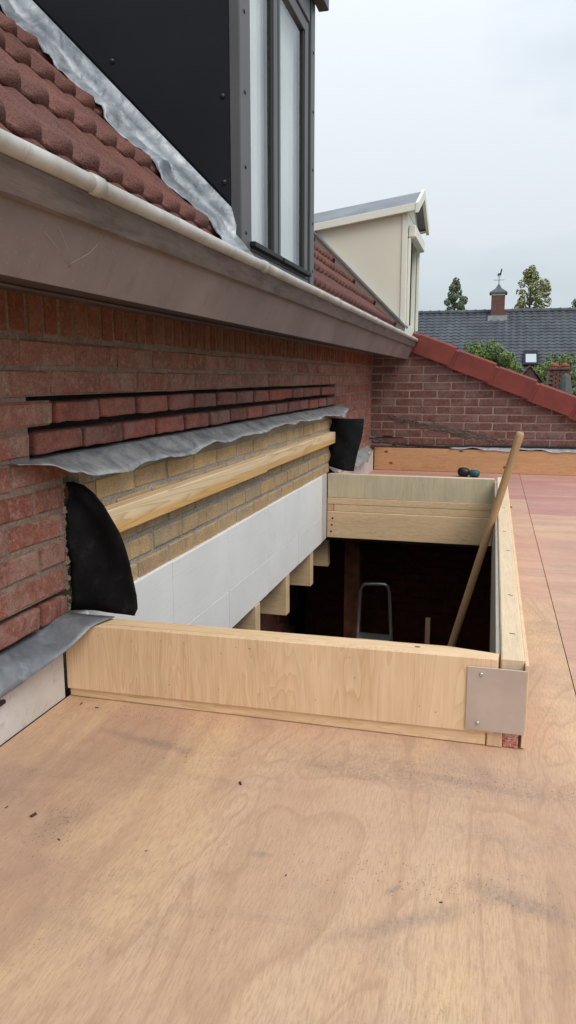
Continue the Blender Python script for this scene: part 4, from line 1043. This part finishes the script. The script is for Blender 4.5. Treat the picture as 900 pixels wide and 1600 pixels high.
# skylight
t_ = 0.43
def fr_pt(x, t, n):
    d = Vector((0, HRY - HEY, HRZ - HEZ)); nrm = Vector((0, -(HRZ - HEZ), HRY - HEY)).normalized(); b_ = Vector((x, HEY, HEZ)) + d * t + nrm * n; return tuple(b_)
def slab(name, xa, xb, ta, tb, na, nb, mat, par):
    V = [fr_pt(xa, ta, nb), fr_pt(xb, ta, nb), fr_pt(xb, tb, nb), fr_pt(xa, tb, nb), fr_pt(xa, ta, na), fr_pt(xb, ta, na), fr_pt(xb, tb, na), fr_pt(xa, tb, na)]
    return obj(name, V, [[0, 1, 2, 3], [7, 6, 5, 4]] + [[i, (i + 1) % 4, 4 + (i + 1) % 4, 4 + i] for i in range(4)], mat, par)
sk_ = slab('skylight', 2.04, 2.60, 0.345, 0.50, 0.02, 0.13, 'black_panel', fh); slab('pane', 2.12, 2.53, 0.365, 0.455, 0.131, 0.145, 'skylight_glass', sk_)
# chimney with hat and weather vane
ch = empty('capped_chimney', (0.93, 35.9, 3.3), 'square brick chimney with pointed metal hat on the dark roof', 'chimney')
box('stack', 0.64, 1.22, 35.5, 36.2, 2.7, 4.30, 'far_brick', ch, 0.01)
box('white_band', 0.65, 1.21, 35.52, 36.18, 4.301, 4.37, 'cream_trim', ch, 0.005)
box('flashing', 0.52, 1.34, 35.38, 35.50, 3.18, 3.42, 'lead', ch, 0.01)
V = [(0.55, 35.45, 4.371), (1.31, 35.45, 4.371), (1.31, 36.25, 4.371), (0.55, 36.25, 4.371), (0.55, 35.45, 4.43), (1.31, 35.45, 4.43), (1.31, 36.25, 4.43), (0.55, 36.25, 4.43), (0.80, 35.72, 4.62), (1.06, 35.72, 4.62), (1.06, 35.98, 4.62), (0.80, 35.98, 4.62), (0.93, 35.85, 4.85)]
F = [[0, 1, 2, 3]] + [[i, (i + 1) % 4, 4 + (i + 1) % 4, 4 + i] for i in range(4)] + [[4 + i, 4 + (i + 1) % 4, 8 + (i + 1) % 4, 8 + i] for i in range(4)] + [[8 + i, 8 + (i + 1) % 4, 12] for i in range(4)]
obj('hat', V, F, 'dark_slate', ch)
vn = empty('weather_vane', (0.93, 35.85, 4.85), 'small weather vane with an animal figure above the chimney hat', 'weather vane')
tube('rod', [(0.93, 35.85, 4.82), (0.93, 35.85, 5.26)], 0.014, 'screw', vn, 6)
tube('cross_arm', [(0.70, 35.85, 4.98), (1.16, 35.85, 4.98)], 0.010, 'screw', vn, 6); tube('cross_arm', [(0.93, 35.62, 4.975), (0.93, 36.08, 4.975)], 0.010, 'screw', vn, 6)
prf = [(0.84, 5.20), (0.88, 5.27), (0.95, 5.27), (0.98, 5.36), (1.00, 5.46), (1.05, 5.44), (1.04, 5.36), (1.02, 5.27), (1.00, 5.18), (0.99, 5.08), (0.975, 5.18), (0.90, 5.18), (0.88, 5.08), (0.865, 5.17)]
V = [(x, 35.84, z) for x, z in prf] + [(x, 35.86, z) for x, z in prf]; n = len(prf)
obj('figure', V, [list(range(n)), list(range(2 * n - 1, n - 1, -1))] + [[i, (i + 1) % n, n + (i + 1) % n, n + i] for i in range(n)], 'screw', vn)

def leaves(name, clumps, count, size, mat, parent, seed, flat=0.6):
    rnd = random.Random(seed); V, F = [], []
    tot = sum(c[3] * c[4] * c[5] for c in clumps) ** 1.0
    for (cx, cy, cz, rx, ry, rz) in clumps:
        k = max(8, int(count * rx * ry * rz / tot))
        for _ in range(k):
            while True:
                d = Vector((rnd.uniform(-1, 1), rnd.uniform(-1, 1), rnd.uniform(-1, 1)))
                if 0.1 < d.length < 1: break
            d = d.normalized() * (d.length ** 0.45)
            p_ = Vector((cx + d.x * rx, cy + d.y * ry, cz + d.z * rz))
            nrm = (d + Vector((rnd.gauss(0, .6), rnd.gauss(0, .6), rnd.gauss(0, .6) + 0.3))).normalized()
            u = nrm.orthogonal().normalized(); u = (Matrix.Rotation(rnd.uniform(0, 6.28), 3, nrm) @ u); v_ = nrm.cross(u); s = size * rnd.uniform(.6, 1.4)
            o_ = len(V); V += [tuple(p_ + u * s), tuple(p_ + v_ * s * flat), tuple(p_ - u * s), tuple(p_ - v_ * s * flat)]; F.append([o_, o_ + 1, o_ + 2, o_ + 3])
    return obj(name, V, F, mat, parent)
def tree(label, base, top, width, seed, mat, name, conic, count, size):
    rnd = random.Random(seed); bx, by = base
    t = empty(name, (bx, by, -2.9), label, 'tree', 'trees behind the dark roof')
    tube('trunk', [(bx, by, -2.9), (bx + .05, by, 1.5), (bx - .03, by, top * 0.6), (bx, by, top - 0.3)], [0.28, 0.2, 0.1, 0.02], 'bark', t, 8)
    cl = []
    n_ = 46
    lv, lf = [], []
    for q in range(n_):
        f = (q + 0.5) / n_; z = 2.0 + (top - 2.0) * f
        wmax = width * (1 - f) ** 0.75 if conic else width * (0.45 + 0.75 * math.sin(math.pi * min(1, f * 0.85 + .1))) * (1 - f ** 6)
        a = q * 2.4 + rnd.uniform(-.4, .4); rr_ = wmax * rnd.uniform(0.35, 1.0)
        x, y_ = bx + math.cos(a) * rr_, by + math.sin(a) * rr_
        s = (0.26 if conic else 0.36) * rnd.uniform(.65, 1.25)
        cl.append((x, y_, z, s, s, s * (1.1 if conic else 1.25)))
        v, f_ = tube_geo([(bx, by, z - 0.5), ((bx + x) / 2, (by + y_) / 2, z - 0.22), (x, y_, z)], [0.035, 0.025, 0.008], 5); o_ = len(lv); lv += v; lf += [[o_ + k for k in ff] for ff in f_]
    obj('limbs', lv, lf, 'bark', t)
    leaves('crown', cl, count, size, mat, t, seed)
tree('dark green pointed tree behind the roof, left of the chimney', (-2.2, 60), 7.9, 2.3, 3, 'conifer_leaf', 'conifer_tree', True, 9000, 0.075)
tree('yellow green airy poplar behind the roof, right of the chimney', (3.2, 60), 8.6, 1.75, 8, 'poplar_leaf', 'poplar_tree', False, 7000, 0.085)
tree('small tree tip just showing above the dark roof', (6.6, 62), 6.4, 1.0, 12, 'conifer_leaf', 'conifer_tree', True, 2000, 0.075)

# flat-roofed annexe behind the gable carries the chimney, the climber and the parasol
an = empty('rear_annexe', (3, 13, -2.9), 'low flat roofed annexe behind the coping', 'annexe')
box('wall', -0.04, 6.5, 9.2, 20, -2.9, -0.45, 'render_pale', an, 0.01); box('roof_sheet', -0.06, 6.55, 9.15, 20.05, -0.449, -0.40, 'asphalt_roof', an, 0.01)
iv = empty('climber', (1.2, 14, -0.4), 'lush green climbing shrub spilling above the red coping', 'shrub')
cls = []
rv = random.Random(14)
top_pts = [(0.40, 1.22), (0.55, 1.36), (0.72, 1.44), (0.88, 1.42), (1.02, 1.26), (1.18, 1.20), (1.32, 1.12), (1.48, 1.04), (1.62, 0.96), (1.75, 0.95), (1.86, 1.16), (2.0, 1.20), (2.15, 1.17), (2.3, 0.92), (2.5, 0.72), (2.8, 0.7)]
for x, z in top_pts:
    for q in range(9):
        cls.append((x + rv.uniform(-.12, .12), 14.2 + rv.uniform(-.35, .45), z - 0.10 - rv.random() ** 1.3 * 0.75, rv.uniform(.09, .17), rv.uniform(.1, .2), rv.uniform(.06, .14)))
for x in (0.6, 1.3, 2.2): tube('stem', [(x, 14.3, -0.4), (x + .1, 14.3, 0.2), (x, 14.3, 0.8)], [0.05, 0.04, 0.02], 'bark', iv, 6)
leaves('foliage', cls, 15000, 0.028, 'ivy_leaf', iv, 4, 0.5)
bc = empty('brick_chimney', (2.1, 13.2, -0.4), 'dark brick chimney stack with two red pots beside the green climber', 'chimney')
k_ = 13.2 / 16
def sc16(x): return 0.94 + (x - 0.94) * k_
X0, X1 = sc16(1.95), sc16(2.36)
box('stack', X0, X1, 13.0, 13.4, -0.4, 0.86, 'gable_mortar', bc, 0.006)
cbv = mesh_variant('stack_brick', *cbox_geo(0.05, 0.1, 0.034, 0.003, 0.001), 'far_brick')
for k in range(22):
    for i in range(3 if k % 2 == 0 else 2):
        inst('brick', cbv, (X0 + 0.055 + i * 0.115 + (0.057 if k % 2 else 0), 12.985, 0.10 + k * 0.0345), bc, rotz=R(-90))
box('cap', X0 - 0.02, X1 + 0.02, 12.94, 13.44, 0.861, 0.895, 'far_brick', bc, 0.005)
for x in (X0 + 0.09, X1 - 0.09):
    V, F = tube_geo([(x, 13.15, 0.895), (x, 13.15, 0.925), (x, 13.15, 0.926), (x, 13.15, 0.955), (x, 13.15, 0.956), (x, 13.15, 0.975)], [0.05, 0.05, 0.068, 0.066, 0.04, 0.03], 12); obj('pot', V, F, 'terracotta', bc)
ps = empty('closed_parasol', (1.785, 10, -0.4), 'closed grey garden parasol beyond the coping', 'parasol')
tube('pole', [(1.785, 10, -0.4), (1.785, 10, 0.76)], 0.016, 'alu', ps, 8)
V, F = [], []
prof = [(0.788, 0.012), (0.775, 0.035), (0.74, 0.05), (0.66, 0.06), (0.55, 0.075), (0.40, 0.09), (0.25, 0.085), (0.15, 0.10)]
for z, r in prof:
    for q in range(24): an_ = 2 * math.pi * q / 24; r2 = r * (1 + 0.16 * math.cos(an_ * 8) * (z < 0.77)); V.append((1.785 + r2 * math.cos(an_), 10 + r2 * math.sin(an_), z))
for i in range(len(prof) - 1):
    for q in range(24): F.append([i * 24 + q, i * 24 + (q + 1) % 24, (i + 1) * 24 + (q + 1) % 24, (i + 1) * 24 + q])
F.append(list(range(24))); obj('canopy', V, F, 'parasol_cloth', ps, True)
# little tiled gable showing over the coping
tg = empty('small_tiled_gable', (1.45, 12.5, -0.4), 'small brown tiled gable peeking over the coping in front of the climber', 'roof')
gx = 1.46
box('wall', gx - 0.15, gx + 0.15, 12.42, 13.0, -0.4, 0.66, 'far_brick', tg, 0.004)
V = [(gx - 0.165, 12.40, 0.66), (gx + 0.165, 12.40, 0.66), (gx, 12.40, 0.905)]; V += [(a, 13.0, c) for a, b_, c in V]
obj('gable', V, [[0, 1, 2], [5, 4, 3], [0, 1, 4, 3], [1, 2, 5, 4], [2, 0, 3, 5]], 'bark', tg)
for sgn in (-1, 1):
    for q in range(5):
        a0, a1 = q / 5, (q + 1.18) / 5
        V = []
        for t, lf in ((a0, 0.0), (a1, 0.014)):
            x = gx + sgn * 0.19 * t; z = 0.925 - 0.235 * t + lf * 0.9
            V += [(x, 12.38, z), (x, 13.0, z), (x, 13.0, z - 0.02), (x, 12.38, z - 0.02)]
        obj('tile', V, [[0, 1, 2, 3], [7, 6, 5, 4]] + [[i, (i + 1) % 4, 4 + (i + 1) % 4, 4 + i] for i in range(4)], 'roof_tile', tg)
# stacked logs right of the parasol
lr = random.Random(2); q = 0
lp = empty('log_stack', (2.1, 11.2, -0.4), 'stack of split logs beside the grey parasol', 'log stack')
for r in range(11):
    for i in range(9):
        x = 1.62 + i * 0.105 + (0.05 if r % 2 else 0); z = -0.34 + r * 0.088
        V, F = tube_geo([(x, 11.0, z), (x + lr.uniform(-.01, .01), 11.4, z)], [lr.uniform(.038, .052)] * 2, 7); obj('log', V, F, 'log_end' if lr.random() < .6 else 'bark', lp)

# ================================================================ grit and chips on the deck
dr = random.Random(11)
spots = [(0.52, 1.22, .009, 'dark sliver lying alone on the deck below the middle of the front curb'), (0.29, 0.98, .005, 'darkest round crumb on the deck in the small cluster at left'), (0.21, 1.03, .010, 'long grey flake on the deck near the left plinth'),
         (0.44, 0.99, .0035, 'tiny brown crumb on the deck left of centre'), (0.67, 0.99, .0035, 'tiny dark crumb on the deck at the centre of the foreground'), (0.90, 0.99, .004, 'tiny dark crumb on the deck in the right foreground'),
         (0.15, 1.04, .005, 'small dark chip on the deck at the very left edge'), (0.055, 1.455, .009, 'black shaving in the corner between plinth and front curb'), (0.10, 1.445, .006, 'thin curl of debris at the foot of the front curb'),
         (1.065, 4.5, .02, 'dark brown chip on the red deck beside the far end of the curb')]
for i, (x, y_, s, lab) in enumerate(spots):
    s *= 0.75
    V, F = cbox_geo(s * 1.6, s * dr.uniform(.4, .8), s * 0.3, s * .1, s * .1, dr); a = dr.uniform(0, 3); ca, sa = math.cos(a), math.sin(a)
    V = [(v[0] * ca - v[1] * sa + x, v[0] * sa + v[1] * ca + y_, v[2] + s * .17) for v in V]
    tag(obj('debris_chip', V, F, 'grit'), lab, 'debris', 'debris chips on the deck')
V, F = [], []
for q in range(900):
    cx, cy, sx, sy = dr.choice(((0.27, 1.02, .03, .06), (0.35, 1.30, .12, .025), (0.88, 1.03, .10, .03), (0.95, 1.34, .12, .02), (0.25, 1.44, .15, .02)))
    x, y_ = dr.gauss(cx, sx), dr.gauss(cy, sy)
    if x < 0.01 or y_ > 1.475: continue
    s = dr.uniform(.0003, .0009); o_ = len(V)
    V += [(x - s, y_, 0.0008), (x, y_ - s, 0.0008), (x + s, y_ + s * .4, 0.0008), (x, y_ + s * .3, 0.0008 + s)]; F += [[o_, o_ + 1, o_ + 3], [o_ + 1, o_ + 2, o_ + 3], [o_ + 2, o_, o_ + 3]]
tag(obj('grit', V, F, 'grit'), 'fine dark grit scattered over the plywood deck', 'grit', kind='stuff')
